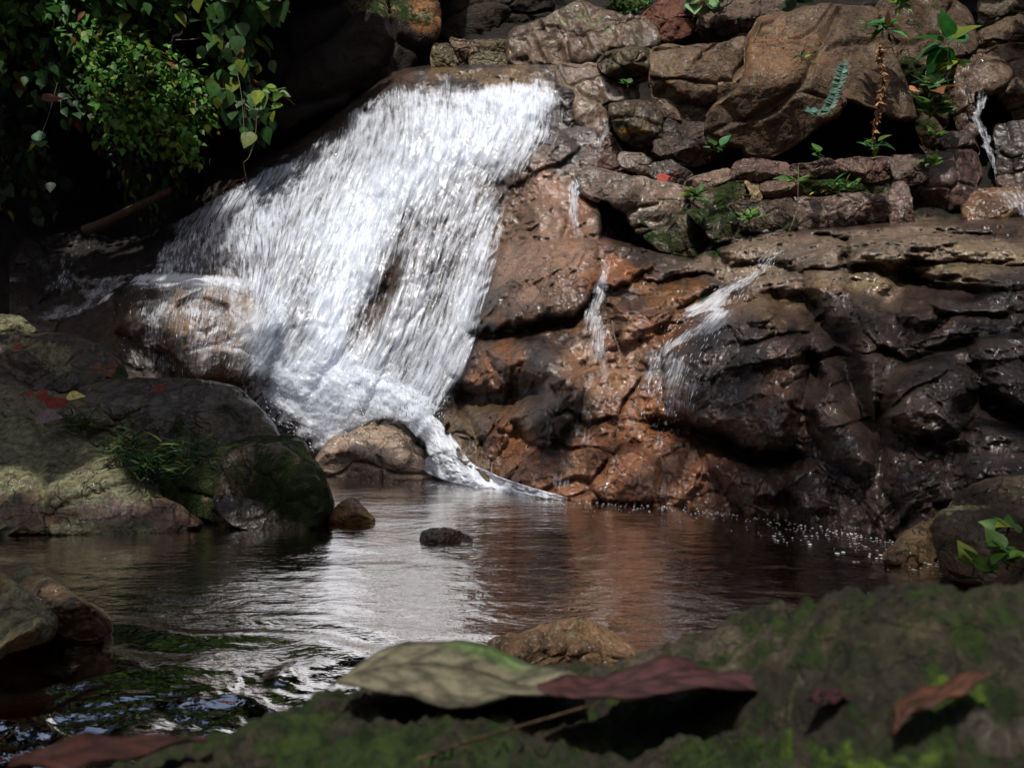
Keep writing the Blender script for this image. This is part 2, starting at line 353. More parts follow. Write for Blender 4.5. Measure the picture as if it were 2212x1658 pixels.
# ------------------------------------------------------------------ colour regions: (polygon or blob, colour, strength, softness)
ORG = (.26, .115, .045); DBR = (.06, .037, .025); BLK = (.022, .018, .017); GRY = (.14, .12, .105); TAN = (.26, .20, .14); BRN = (.15, .09, .055)
PNK = (.32, .215, .165); RED = (.09, .035, .024); OCH = (.20, .13, .05); OLV = (.07, .065, .03); MAR = (.10, .06, .05)
def blobs(u, v, lst, start):
    c = np.empty(u.shape+(3,)); c[:] = start; p = np.stack([u/60, v/60, u*0], -1)
    wu = u+26*fbm(p, 4, 71); wv = v+26*fbm(p, 4, 77)
    for (bu, bv, ru, rv, col, k) in lst:
        w = k*ss(1.25, .6, np.hypot((wu-bu)/ru, (wv-bv)/rv)); c = c*(1-w[..., None])+np.array(col)*w[..., None]
    return c
FACE_COL = [(1050, 30, 260, 110, (.010, .008, .007), 1), (150, 560, 300, 110, (.012, .010, .009), 1), (450, 470, 160, 70, (.02, .017, .015), 1), (1900, 560, 420, 70, (.26, .225, .185), 1), (1720, 560, 60, 40, GRY, .8), (2150, 560, 120, 30, (.24, .21, .13), .7), (1800, 610, 90, 30, OCH, .6), (1950, 585, 160, 18, (.22, .19, .10), .6),  # near-black left blobs hold cave shade; pale ledge blob holds wet sheen
 (1250, 1020, 210, 90, (.33, .18, .105), 1), (1130, 950, 60, 80, ORG, .9), (1400, 960, 130, 150, ORG, .9), (1290, 780, 90, 90, (.30, .19, .125), .9), (1090, 790, 70, 50, ORG, .8),
 (1190, 560, 150, 110, (.29, .20, .155), 1), (1200, 690, 170, 50, BRN, .8), (1180, 400, 60, 70, PNK, .8), (1250, 450, 26, 90, ORG, .8), (1130, 470, 60, 70, BRN, .8),
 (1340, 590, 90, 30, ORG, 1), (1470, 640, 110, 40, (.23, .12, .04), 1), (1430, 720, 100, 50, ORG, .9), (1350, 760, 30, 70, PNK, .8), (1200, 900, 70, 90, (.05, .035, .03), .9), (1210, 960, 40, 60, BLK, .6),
 (1090, 880, 80, 40, (.13, .10, .06), .7), (1010, 960, 60, 90, (.16, .13, .085), .7), (1090, 700, 60, 30, (.17, .10, .05), .8),
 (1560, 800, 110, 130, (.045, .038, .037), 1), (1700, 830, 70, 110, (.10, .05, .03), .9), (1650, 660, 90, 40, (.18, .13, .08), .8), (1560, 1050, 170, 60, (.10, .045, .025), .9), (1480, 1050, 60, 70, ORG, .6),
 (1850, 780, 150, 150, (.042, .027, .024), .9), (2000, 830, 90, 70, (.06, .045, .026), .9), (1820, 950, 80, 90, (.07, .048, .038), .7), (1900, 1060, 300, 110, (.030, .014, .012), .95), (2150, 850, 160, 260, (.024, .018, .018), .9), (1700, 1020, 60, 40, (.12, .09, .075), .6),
 (450, 700, 120, 90, (.24, .18, .12), 1), (480, 770, 80, 60, (.36, .26, .17), .9), (300, 720, 90, 90, (.06, .05, .04), .9), (560, 680, 70, 60, (.38, .29, .2), .8), (420, 620, 120, 22, (.15, .12, .05), .8),
 (1080, 165, 160, 24, (.19, .135, .06), 1), (900, 175, 80, 22, (.08, .05, .035), .8), (820, 640, 50, 90, (.10, .075, .055), .8), (860, 560, 40, 60, (.08, .06, .05), .8), (780, 800, 50, 80, (.13, .10, .085), .8)]
FACE_WET = [(1900, 540, 420, 55, (.6, 0, 0), 1)]
def make_face(name, u0, u1, v0, v1, st, label, cat, kind=None, start=DBR, mask=None, rough=1., wet=.8, moss=0.):
    us = np.arange(u0, u1+1, st); vs = np.arange(v0, v1+1, st); u, v = np.meshgrid(us, vs); u = u.astype(float); v = v.astype(float)
    y = rock_depth(u, v, rough)
    if mask is not None: y = y+mask(u, v)
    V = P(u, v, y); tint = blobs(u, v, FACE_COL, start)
    w = np.clip(wet+.22*fbm(V*1.7, 3, 91)-.5*ss(520, 330, u)*(u0 < 900), 0, 1); ms = blobs(u, v, FACE_MOSS, (moss, 0, 0))[..., 0]
    lc = blobs(u, v, [(1950, 590, 200, 20, (.5, 0, 0), 1), (1850, 620, 60, 20, (.4, 0, 0), 1)], (0, 0, 0))[..., 0]
    par = np.stack([ms, w, lc], -1)
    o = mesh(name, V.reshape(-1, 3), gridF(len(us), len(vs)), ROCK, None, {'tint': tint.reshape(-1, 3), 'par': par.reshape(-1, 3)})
    return tag(o, label, cat, None, kind)
FACE_MOSS = [(1480, 520, 90, 40, (.7, 0, 0), 1), (1500, 640, 60, 16, (.5, 0, 0), 1), (430, 618, 90, 10, (.4, 0, 0), 1), (1500, 100, 900, 300, (.3, 0, 0), 1)]
make_face("cliff", -700, 2900, -360, 1330, 9, None, None, 'structure', start=(.014, .012, .010), mask=lambda u, v: .7+u*0, wet=.05, moss=.35)  # near-black start tint carries the deep shade of the cave
o = make_face("bedrock_slope", 20, 1300, 140, 1060, 4, "dark wet bedrock slope hidden under the main waterfall", "rock", start=(.05, .042, .038), rough=.75,
          mask=lambda u, v: 3*ss(0, 60, -polydist(u, v, Z('o', "60,520 300,470 420,420 620,330 850,160 1000,148 1250,140 1290,300 1290,1100 20,1100 0,640")))/1.)
o = make_face("rock_outcrop", 930, 2460, 290, 1330, 3, "broad wet orange and black bedrock face right of the waterfall", "rock",
          mask=lambda u, v: 3*ss(0, 50, -polydist(u, v, Z('o', "1120,370 1160,300 1230,290 1250,420 1290,520 1500,570 1560,515 1800,500 2000,490 2480,470 2480,1360 700,1360 930,1040 950,930 1000,790 1050,600")))/1.)

# ------------------------------------------------------------------ boulders
RK = {}
def rock(key, label, sp, poly, Y, bulge=None, tilt=(0, -.0012), tint=BRN, par=(0, .4, 0), seed=1, nf=6, amp=1., cols=None, name="boulder", group=None, nt=220, nr=64, boxy=2.6, pars=None, strata=0, mat=None, back=None):
    po = Z(sp, poly); bd = cr(po, nt, True); c = po.mean(0)
    wpx = np.ptp(po[:, 0]); hpx = np.ptp(po[:, 1]); sz = min(wpx, hpx)/FPX*Y
    if bulge is None: bulge = .55*sz
    if back is None: back = bulge*.9
    rs = np.random.RandomState(seed)
    nz = fbm(np.concatenate([bd/38., np.full((nt, 1), seed*3.7)], 1), 4, seed)
    d = bd-c; L = np.linalg.norm(d, axis=1, keepdims=True); bd = c+d*(1+nz[:, None]*min(5, .06*min(wpx, hpx))/L)
    rho = np.sin(np.linspace(0, 1, nr)*np.pi/2)**.9; rho[0] = 0
    uv = c+(bd-c)[None]*rho[:, None, None]; u, v = uv[..., 0], uv[..., 1]
    a = (u-c[0])/(wpx/2); b = (v-c[1])/(hpx/2)
    f = np.clip(1-rho**boxy, 0, 1)**(1/boxy); f = np.repeat(f[:, None], nt, 1)
    for k in range(nf):
        th = rs.rand()*2*np.pi; g = .25+.6*rs.rand(); h = .62+.3*rs.rand()
        pl = h-g*(np.cos(th)*a+np.sin(th)*b)
        e = .05; m = f-pl; f = f-e*np.log1p(np.exp(np.clip(m/e, -30, 30)))
    f = np.maximum(f, .0)*ss(1.0, .97, rho)[:, None]
    rim = Y+tilt[0]*(u-c[0])+tilt[1]*(v-c[1])
    outs = []
    for side in (0, 1):
        y = rim-bulge*f if side == 0 else rim+back*np.sqrt(np.clip(1-rho**2, 0, 1))[:, None]
        V = P(u, v, y); n = gnorm(V, True); n[0] = (0, -1, 0) if side == 0 else (0, 1, 0)
        flip = np.sign((n[nr//2, :, 1]).mean())
        if (side == 0) == (flip > 0): n = -n
        q = V+seed*7.3; fr = 1.1/max(sz, .08)
        w = q+.25/fr*np.stack([fbm(q*fr, 2, 1), fbm(q*fr, 2, 2), fbm(q*fr, 2, 3)], -1)
        c1, c2, cid = cells(w*fr*1.3*np.array([1, 1, 1.4]), seed)
        D = .10*sz*(cid-.5)*ss(0, .3, c2-c1)-.05*sz*np.exp(-((c2-c1)/.06)**2)+.07*sz*fbm(q*fr*1.4, 4, seed, .5)+.012*sz*ridg(q*fr*3, 3, seed+3, .5)
        if strata: D = D+strata*sz*.5*ridg(np.stack([q[..., 0]*.6+q[..., 2]*.25, q[..., 1]*.2, q[..., 2]*.15], -1)*fr*7, 2, seed+9)
        D = D*amp+.007*fbm(V*18, 4, 5, .6)
        D = D*np.clip(ss(1.0, .93, rho)[:, None]+.15, 0, 1)
        if side == 1: D = D*ss(1, .8, rho)[:, None]
        if side == 1: D[-1] = 0
        outs.append((V+n*D[..., None]))
    Vf, Vb = outs; Vf[0] = Vf[0].mean(0); Vb[0] = Vb[0].mean(0); Vb[-1] = Vf[-1]
    N = nt*nr; V = np.concatenate([Vf.reshape(-1, 3), Vb.reshape(-1, 3)])
    F1 = gridF(nt, nr, True); F2 = gridF(nt, nr, True)[:, ::-1]+N
    F1 = F1[:, ::-1]; F2 = F2[:, ::-1]
    UV = np.concatenate([uv.reshape(-1, 2)]*2)
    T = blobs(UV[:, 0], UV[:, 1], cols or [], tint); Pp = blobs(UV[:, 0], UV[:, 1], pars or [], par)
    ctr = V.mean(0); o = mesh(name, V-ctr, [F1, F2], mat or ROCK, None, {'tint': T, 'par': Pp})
    o.location = [float(x) for x in ctr]; tag(o, label, "rock", group); RK[key] = o
    return o
# ------------------------------------------------------------------ the separate boulders
LIC = (.35, .2, .9)
rock('T1', "huge dark overhanging boulder with pale lichen patch above the waterfall lip", 'o', "440,-120 965,-110 952,0 940,60 905,120 890,150 850,160 790,196 700,240 600,270 500,230 440,60", 11.5, .8, (0, -.001), (.022, .018, .014), (.2, .15, .0), 3, 4,
     cols=[(840, 10, 90, 46, (.42, .36, .20), 1), (915, 30, 34, 40, (.30, .15, .06), .9)], pars=[(840, 20, 100, 50, (.62, .1, .9), 1)], back=1.5)  # near-black tint puts the overhang's shade into the boulder's colour
rock('T2a', "small mossy stone at the foot of the dark overhanging boulder", '2', "905,275 960,255 1010,265 1045,330 1060,400 960,412 900,400", 10.9, tint=(.12, .11, .06), par=(.4, .3, .4), seed=4)
rock('T2b', "rounded brown stone wedged behind the mossy stone above the lip", '2', "1000,232 1060,225 1115,240 1152,300 1140,345 1080,392 1040,330", 11.1, tint=(.14, .10, .06), par=(.2, .3, .4), seed=5)
rock('T2c', "flat olive grey stone resting on the waterfall lip", '2', "1120,345 1195,303 1330,322 1360,385 1240,402 1130,395", 10.8, tint=(.16, .15, .10), par=(.2, .3, .5), seed=6)
rock('T2d', "long log lying behind the flat stone on the lip", '2', "1060,255 1200,232 1365,240 1365,340 1240,318 1120,300", 11.3, tint=(.11, .085, .04), par=(.2, .3, .2), seed=7)  # log modelled with the boulder shape
rock('TD1', "dark brown boulder filling the gap above the waterfall lip", 'o', "945,-70 1140,-60 1200,10 1170,45 1105,70 1050,88 985,92 930,70", 12.0, .4, tint=(.03, .022, .016), par=(.2, .1, .1), seed=80)
rock('TS', "leaning dark boulder with fluted grooves and white flecks", 'o', "1101,72 1135,52 1174,38 1225,11 1250,3 1298,16 1345,34 1409,48 1422,92 1400,106 1330,112 1291,133 1237,140 1160,146 1104,142", 10.9, .5, (0, -.002), (.13, .095, .07), (.05, .45, .45), 8, 5, strata=.09,
     pars=[(1240, 40, 60, 20, (0, .3, .75), 1)])
rock('TR', "reddish dark block behind the fluted boulder", '3', "385,90 440,20 520,-20 600,-20 658,90 640,165 520,212 465,212 440,120", 11.2, .5, tint=(.12, .05, .03), par=(.1, .2, .1), seed=9, nf=8)
rock('TG', "grey purple slab boulder behind the big brown boulder", '3', "650,90 780,10 900,-50 1080,-50 1090,40 960,110 890,175 740,208 690,200", 11.2, .4, tint=(.13, .105, .09), par=(.1, .15, .35), seed=10, nf=4)
rock('T4', "wet grey brown rock shoulder beside the waterfall lip", '3', "-20,310 60,300 170,295 210,375 330,408 375,470 260,485 215,520 245,620 200,700 120,640 50,480 -10,420", 9.9, .45, (0, -.002), (.17, .13, .10), (.05, .8, .3), 11, 6)
rock('T4b', "dark wet vertical rock right under the lip shoulder", '3', "10,420 70,470 130,590 200,690 170,760 120,790 60,800 30,700 5,560", 9.7, .3, (0, -.001), (.04, .033, .03), (.05, .8, 0), 12, 5)
rock('T4c', "small wet stone with trickling water under the lip shoulder", '3', "110,700 180,680 240,640 300,700 310,790 230,820 150,800 90,790", 9.3, .25, (0, -.002), (.10, .06, .05), (.1, .8, .1), 13, 6)
rock('T5', "low mossy boulder right of the waterfall lip", '3', "178,292 260,235 400,225 448,255 445,372 330,402 235,368 195,345", 9.9, .5, (0, -.002), (.09, .07, .04), (.42, .35, .1), 14, 4)
rock('T6', "rounded olive boulder with a yellow patch below the mossy one", '3', "240,500 330,478 440,490 490,560 480,700 420,762 340,700 280,640 245,560", 9.4, .5, (0, -.0015), (.09, .075, .045), (.3, .4, .1), 15, 4, cols=[(1360, 285, 16, 10, (.3, .22, .02), 1)])
rock('T6b', "speckled wet grey stone below the rounded olive boulder", '3', "285,725 400,728 445,800 440,842 330,818 275,780", 9.0, .25, (0, -.002), (.17, .155, .14), (0, .8, .4), 16, 5)
rock('T7', "tan brown boulder left of the big brown boulder", '3', "430,250 470,222 620,210 750,208 880,180 900,300 880,420 800,480 720,500 690,600 560,590 470,500 432,380", 9.6, .6, (0, -.0018), (.125, .09, .055), (.15, .3, .4), 17, 7, cols=[(1590, 170, 60, 20, (.16, .12, .09), .9), (1520, 215, 100, 30, (.08, .065, .035), .7)])
rock('T8', "dark block beneath the tan brown boulder", '3', "470,560 580,570 700,600 740,700 690,790 560,800 480,775 440,720", 9.25, .4, (0, -.001), (.055, .04, .032), (.15, .3, 0), 18, 5)
rock('T6c', "thin dark slab under the dark block", '3', "430,780 520,770 600,800 640,840 600,880 500,868 430,850", 8.9, .2, (0, -.002), (.07, .055, .045), (.25, .5, .1), 19, 4)
rock('BIG', "biggest brown boulder with a ridge down its middle", '3', "885,190 930,110 1000,72 1150,32 1300,22 1450,28 1530,60 1580,200 1650,380 1700,560 1600,560 1480,480 1400,462 1340,520 1300,580 1180,655 1050,745 900,750 850,700 720,700 680,620 720,500 820,440 880,330", 9.4, .95, (0, -.0022), (.10, .072, .043), (.12, .25, .4), 21, 7,
     cols=[(1690, 110, 130, 60, (.17, .105, .055), .9), (1500, 300, 120, 60, (.09, .065, .04), .7), (1830, 110, 60, 100, (.09, .065, .045), .8)], nt=300, nr=100, amp=.7)
rock('BIGR', "tall mossy boulder leaning on the right of the biggest boulder", '3', "1500,40 1600,-40 1750,-60 1880,-10 1960,70 1995,180 1985,240 1880,300 1870,420 1880,520 1840,640 1790,730 1720,700 1650,560 1600,380 1550,180", 9.75, .9, (0, -.002), (.095, .07, .045), (.3, .25, .2), 22, 6, nt=280, nr=90,
     pars=[(1990, 200, 70, 120, (.5, .3, .1), 1)])
rock('UNDER', "rock tinted black for the shade in the hollow below the biggest boulder", '3', "880,700 1050,640 1250,520 1400,430 1600,470 1740,640 1780,760 1400,790 1000,790", 9.9, .2, (0, -.001), (.03, .024, .02), (.2, .2, 0), 23, 3)  # undercut shade is painted in as this near-black tint
rock('FR1', "grey rock in the top right corner", '3', "1985,90 2010,-10 2230,-40 2300,60 2200,60 2060,135 2000,140", 10.6, .4, tint=(.10, .09, .075), par=(.15, .2, .4), seed=24)
rock('FR2', "sloping brown rock slab under the corner rock", '3', "1985,160 2080,110 2230,55 2400,80 2400,260 2211,215 2010,245", 10.2, .4, tint=(.12, .095, .065), par=(.15, .2, .3), seed=25, nf=3)
rock('FR3', "pale brown layered rock behind the upper right trickle", '3', "1930,270 2010,235 2230,205 2420,250 2420,620 2200,600 2120,520 2090,440 2010,420 1950,440", 9.6, .6, (0, -.002), (.15, .12, .09), (.1, .3, .3), 26, 7)
rock('FR3b', "rounded brown rock left of the upper right trickle", '3', "1880,330 1920,295 2020,290 2100,330 2110,400 2000,440 1960,430 1940,520 1990,600 1960,680 1900,620 1870,480", 9.3, .45, (0, -.002), (.12, .09, .065), (.15, .5, .2), 27, 6)
rock('FR4', "black wet rock right of the upper right trickle", '3', "2070,600 2211,590 2400,620 2400,850 2211,850 2100,870 2070,760", 9.0, .4, (0, -.002), (.05, .042, .04), (.05, .85, .2), 28, 8)
rock('FR4b', "dark stone ledge under the black wet rock", '3', "2080,840 2200,830 2400,830 2400,920 2211,930 2100,915", 8.8, .3, (0, -.003), (.08, .06, .05), (.1, .8, .2), 29, 5)
rock('FR5', "small dark stone shelf left of the upper right trickle", '3', "1820,640 1940,628 2005,700 1990,750 1880,745 1830,710", 9.0, .35, (0, -.002), (.08, .06, .045), (.3, .4, .1), 30, 5)
rock('FR6', "dark reddish rock step below the small stone shelf", '3', "1730,740 1850,725 1960,712 2010,800 1985,920 1900,1040 1780,1075 1690,1070 1680,900", 8.7, .45, (0, -.0015), (.10, .06, .05), (.15, .5, .1), 31, 9)
rock('FR7', "rusty wet step where the upper right trickle lands", '3', "1960,925 2080,898 2211,890 2400,900 2400,1060 2211,1050 1990,1065 1920,1050", 8.3, .4, (0, -.003), (.17, .10, .05), (.1, .85, .2), 32, 6)
rock('S1', "slanted wet grey slab jutting over a black hollow", '3', "45,808 150,795 300,820 430,842 590,880 640,930 600,1000 560,1020 480,1092 340,1062 300,1000 240,955 150,950 105,930 60,870", 8.75, .45, (0, -.004), (.20, .17, .145), (.05, .85, .3), 33, 6, nt=260, nr=80)
rock('S2', "mossy dark rock under the slanted grey slab", '3', "330,1055 480,1080 600,990 700,1080 740,1150 650,1220 560,1235 460,1190 380,1120", 8.35, .3, (0, -.002), (.07, .065, .035), (.5, .4, .1), 34, 5)
rock('S3', "wet block tinted black for the shadow in the hollow under the slab", '3', "100,930 240,950 330,1050 420,1130 520,1220 560,1300 400,1290 200,1180 110,1080", 9.0, .15, (0, -.001), (.02, .017, .015), (.05, .6, 0), 35, 4)  # shadow below the slab's overhang is put into this tint
GB = "stacked rock blocks of the ledge under the biggest boulder"
for k, (lb, pl, Y, tn, pr) in enumerate([
 ("long purple brown block at the left end of the top ledge row", "800,850 842,772 930,752 1010,765 1090,780 1110,850 960,862 860,866", 8.55, (.14, .10, .09), (.08, .3, .2)),
 ("middle brown block in the top ledge row", "1092,790 1180,772 1300,760 1330,800 1310,850 1200,860 1115,855", 8.55, (.12, .085, .07), (.3, .3, .1)),
 ("wide brown block in the top ledge row with a notch below", "1310,765 1450,750 1570,748 1590,830 1500,878 1400,860 1320,820", 8.5, (.15, .10, .085), (.1, .3, .2)),
 ("square dark block at the right end of the top ledge row", "1570,750 1660,738 1745,742 1750,860 1640,890 1590,870", 8.5, (.10, .075, .065), (.25, .4, .2)),
 ("thin pale chipped slab left of the top ledge row", "590,885 640,840 800,803 818,850 740,885 640,900", 8.6, (.24, .19, .16), (.05, .3, .3)),
 ("mossy dark block at the left of the middle ledge row", "610,895 740,872 900,860 925,900 890,955 800,990 680,1000 620,965", 8.45, (.09, .08, .045), (.55, .4, .1)),
 ("pale chipped stone wedged in the middle ledge row", "880,870 940,862 965,940 940,962 870,975 850,940 915,920", 8.4, (.36, .31, .2), (.1, .2, .4)),
 ("smooth brown block in the middle ledge row", "955,872 1130,858 1150,930 1060,950 975,950", 8.4, (.13, .09, .075), (.1, .3, .1)),
 ("mossy block under the notch of the ledge", "1150,870 1320,858 1570,878 1570,935 1330,950 1160,950", 8.45, (.10, .085, .045), (.62, .3, .2)),
 ("lower left brown block with a mossy top in the ledge", "800,975 870,960 1000,955 1130,945 1140,1020 1120,1105 980,1115 870,1085 805,1040", 8.2, (.10, .075, .06), (.4, .4, .1)),
 ("wide purple brown block in the bottom ledge row", "1130,950 1250,932 1480,925 1565,935 1575,1090 1420,1085 1280,1095 1130,1105", 8.2, (.13, .095, .08), (.3, .4, .2)),
 ("upright narrow block at the right end of the bottom ledge row", "1572,895 1660,882 1695,1090 1640,1098 1578,1095", 8.2, (.12, .085, .08), (.05, .5, .1)),
 ("low mossy block at the left foot of the ledge", "600,1010 700,990 800,1000 870,1080 860,1130 740,1160 690,1100", 8.15, (.07, .065, .035), (.6, .4, .1)),
 ("dark flat stone under the bottom ledge row", "860,1090 1000,1115 1200,1100 1330,1095 1330,1130 1100,1150 950,1140", 8.1, (.04, .035, .03), (.2, .4, .1))]):
    rock('B%d' % k, lb, '3', pl, Y, .28, (0, -.002), tn, pr, 40+k, 5, group=GB, boxy=5, nt=160, nr=44, back=.5)
# left bank
rock('L1', "small lichen covered boulder at the left edge", '4', "-120,380 0,388 100,402 195,468 130,510 -20,520 -140,500", 7.6, .3, (0, -.004), (.13, .12, .08), (.2, .2, 1.0), 60, 3)
rock('L2', "dark boulder with an orange mossy tip above the grey one", '4', "-140,500 0,486 190,478 400,500 560,570 640,660 660,712 600,740 380,800 150,790 -140,760", 7.0, .6, (0, -.004), (.075, .068, .06), (.25, .35, .3), 61, 4, cols=[(245, 785, 26, 30, (.2, .08, .01), .9), (90, 750, 60, 20, (.16, .16, .03), .7)], pars=[(90, 760, 60, 40, (.1, .3, .95), 1), (265, 800, 20, 30, (.7, .3, 0), 1)])
rock('L4', "grey sloping slab strewn with fallen leaves on the left bank", '4', "-140,740 20,745 180,775 330,800 450,850 600,940 730,1010 700,1070 400,1060 100,980 -140,960", 6.3, .5, (0, -.004), (.15, .145, .10), (.2, .3, .6), 63, 3, cols=[(250, 880, 130, 26, (.17, .165, .11), .8)])
rock('L3', "smooth dark domed boulder in the middle of the left bank", '4', "380,770 480,735 600,716 900,714 1130,730 1245,762 1330,850 1405,925 1455,1005 1450,1060 1150,1090 820,1080 620,990 450,880", 6.3, .75, (0, -.004), (.078, .07, .045), (.38, .45, .45), 62, 3, amp=.5, nt=280, nr=90,
     pars=[(370, 880, 140, 40, (.05, .6, .2), 1), (500, 930, 120, 50, (.42, .4, .2), 1)])
rock('L5', "mossy rounded boulder at the water edge of the left bank", '4', "540,1100 640,1060 800,1045 1000,1052 1200,1030 1340,1012 1460,1003 1550,1030 1625,1120 1690,1230 1722,1340 1712,1440 1620,1530 1400,1560 1200,1500 900,1380 700,1220", 5.75, .8, (0, -.003), (.085, .075, .038), (.62, .4, .5), 64, 4, amp=.55, nt=300, nr=100)
rock('L5b', "dark angular block at the foot of the mossy rounded boulder", '4', "1110,1290 1180,1258 1330,1268 1450,1300 1590,1312 1612,1400 1600,1500 1400,1520 1240,1490 1120,1400", 5.22, .22, (0, -.003), (.05, .045, .04), (.2, .6, .2), 65, 6, boxy=4)
rock('L6', "large lichen covered boulder sloping into the pool on the left", '4', "-160,860 0,870 100,880 210,920 300,955 420,1010 500,1062 600,1120 690,1200 790,1290 860,1370 960,1410 1060,1480 900,1530 700,1560 400,1560 0,1560 -160,1560", 5.55, .75, (0, -.0028), (.15, .13, .07), (.25, .3, .95), 66, 4, nt=300, nr=100, amp=.6,
     cols=[(150, 1090, 260, 30, (.2, .15, .11), .9), (350, 1100, 120, 40, (.2, .15, .12), .9), (60, 960, 160, 40, (.2, .19, .1), .7)], pars=[(250, 1110, 260, 30, (0, .4, .2), 1)])
rock('L7', "small brown pyramid rock standing in the pool", '4', "1700,1420 1722,1400 1770,1350 1812,1324 1850,1336 1905,1400 1945,1450 1900,1475 1760,1475 1700,1460", 5.3, .16, (0, -.002), (.16, .10, .035), (.1, .5, .1), 67, 3, boxy=1.3, amp=.3)
rock('L8', "half sunken rock with a small trickle in the middle of the pool", 'o', "908,1150 930,1140 965,1138 1000,1150 1022,1166 1020,1188 960,1190 910,1180", 4.7, .14, (0, -.002), (.09, .06, .035), (.1, .7, .1), 68, 5)
rock('BB', "grey brown boulder at the foot of the waterfall", 'o', "675,1015 700,965 745,935 795,905 835,898 870,918 905,955 935,1000 945,1050 850,1060 700,1050", 8.15, .5, (0, -.003), (.37, .32, .27), (.05, .75, .3), 69, 5)
rock('BB2', "small dark rock between the foam stream and the bedrock face", '5', "520,1180 600,1200 680,1290 780,1380 815,1440 780,1475 700,1450 600,1360 540,1300", 7.3, .25, (0, -.003), (.14, .10, .06), (.15, .6, .1), 70, 7)
rock('R1', "brown slab rock sliding into the right end of the pool", '6', "1010,1540 1080,1460 1150,1410 1240,1375 1310,1338 1345,1400 1350,1500 1300,1600 1150,1620 1030,1580", 4.3, .3, (0, -.003), (.14, .105, .055), (.3, .4, .2), 71, 5)
rock('R2', "large mossy boulder at the right edge of the pool", '6', "1290,1345 1350,1270 1430,1210 1500,1180 1640,1175 1800,1200 1950,1300 1950,1700 1500,1700 1300,1640 1260,1500", 3.95, .5, (0, -.002), (.06, .05, .03), (.3, .3, .25), 72, 5, pars=[(2080, 1080, 60, 30, (.3, .2, .9), 1)])
rock('N1', "yellow green boulder at the lower left edge of the frame", '7', "-160,215 -40,200 20,222 110,300 190,360 248,425 215,500 60,570 -160,600", 2.75, .32, (0, -.0015), (.17, .155, .085), (.15, .3, .9), 73, 2, amp=.35)
rock('N2', "smooth brown boulder behind the yellow green one at lower left", '7', "-60,200 30,184 120,192 210,240 280,285 350,335 430,372 478,430 480,480 400,520 300,520 150,440 0,330", 2.95, .3, (0, -.0015), (.16, .125, .08), (.12, .4, .55), 74, 3, amp=.4)
rock('N3', "low tan rock at the near edge of the pool behind the big leaf", 'o', "1050,1400 1100,1375 1160,1352 1215,1340 1270,1341 1320,1362 1370,1402 1390,1440 1250,1460 1080,1450", 2.6, .14, (0, -.0015), (.17, .12, .07), (.22, .3, .4), 75, 5)

# ------------------------------------------------------------------ pool bed, water
def ground():
    xs = np.linspace(-14, 14, 420); ys = np.linspace(-6, 12, 300); x, y = np.meshgrid(xs, ys)
    p = np.stack([x, y, x*0], -1)
    z = -.42+.16*fbm(p*1.1, 4, 7)
    near = ss(3.4, 2.2, y+.5*np.clip(x, -2, 2)*.3); z = z+near*(.20+.07*ridg(p*2.2, 3, 5))
    z = z+ss(5.4, 4.6, y)*0
    z = z-ss(1.3, .6, y)*.3
    V = np.stack([x, y, z], -1); tint = blobs(x*0, y*0, [], (.30, .14, .055)); par = blobs(x*0, y*0, [], (0, .3, 0))
    return mesh("pool_bed", V.reshape(-1, 3), gridF(420, 300), ROCK, None, {'tint': tint.reshape(-1, 3), 'par': par.reshape(-1, 3)})
tag(ground(), kind='structure')
def hills():
    """the jungle gorge around: banks left, right and behind the camera, added to cut sky fill"""
    n = 160; m = 60; th = np.linspace(0, 2*np.pi, n, endpoint=False); t = np.linspace(0, 1, m)
    th, t = np.meshgrid(th, t); p = np.stack([np.cos(th)*3, np.sin(th)*3, t*3], -1)
    r = 7.5+9*t+1.6*fbm(p, 5, 3); bk = ss(.2, .7, np.sin(th)); r = r+bk*9
    r = np.where(np.sin(th) < .1, r-1.5, r)
    z = -1+9.5*t**1.2+1.0*fbm(p*1.7, 4, 9)
    V = np.stack([r*np.cos(th)*1.0, 2+r*np.sin(th), z], -1)
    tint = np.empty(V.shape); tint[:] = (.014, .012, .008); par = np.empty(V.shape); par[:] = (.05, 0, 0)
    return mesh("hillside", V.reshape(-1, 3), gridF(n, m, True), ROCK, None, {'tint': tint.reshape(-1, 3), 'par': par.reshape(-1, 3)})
tag(hills(), kind='structure')
def water():
    us = np.arange(-500, 2720, 5.); vs = np.concatenate([np.arange(985, 1240, 4.), np.arange(1240, 1720, 5.)]); u, v = np.meshgrid(us, vs)
    Y = .75*FPX/(v-H0/2); V = P(u, v, Y); x, y = V[..., 0], V[..., 1]
    p = np.stack([x, y, x*0], -1)
    h = .0025*fbm(p*np.array([1.3, 2.6, 1]), 3, 4)+.0022*fbm(p*np.array([6, 13, 1]), 3, 8)*ss(8, 4, y)
    # lively shallow run-out lower left
    rap = ss(2.75, 2.2, y+.12*x)*ss(.45, -.1, x)
    q = p+.12*np.stack([fbm(p*4, 2, 1), fbm(p*4, 2, 2), 0*x], -1)
    h = h+rap*(.013*ridg(q*np.array([2.5, 5, 1]), 3, 6)-.02+.003*fbm(q*18, 3, 5)) - .05*ss(2.3, 1.3, y)*ss(.6, -.3, x)
    # standing swirl lines
    sw = ss(3.3, 2.9, y)*ss(2.4, 2.7, y)*ss(1, -1.5, x+.2); h = h+sw*.010*np.sin((y*9+x*3+1.2*fbm(p*1.5, 2, 3))*2.2)
    V[..., 2] = h
    return mesh("water", V.reshape(-1, 3), gridF(len(us), len(vs)), POOL)
tag(water(), kind='structure')

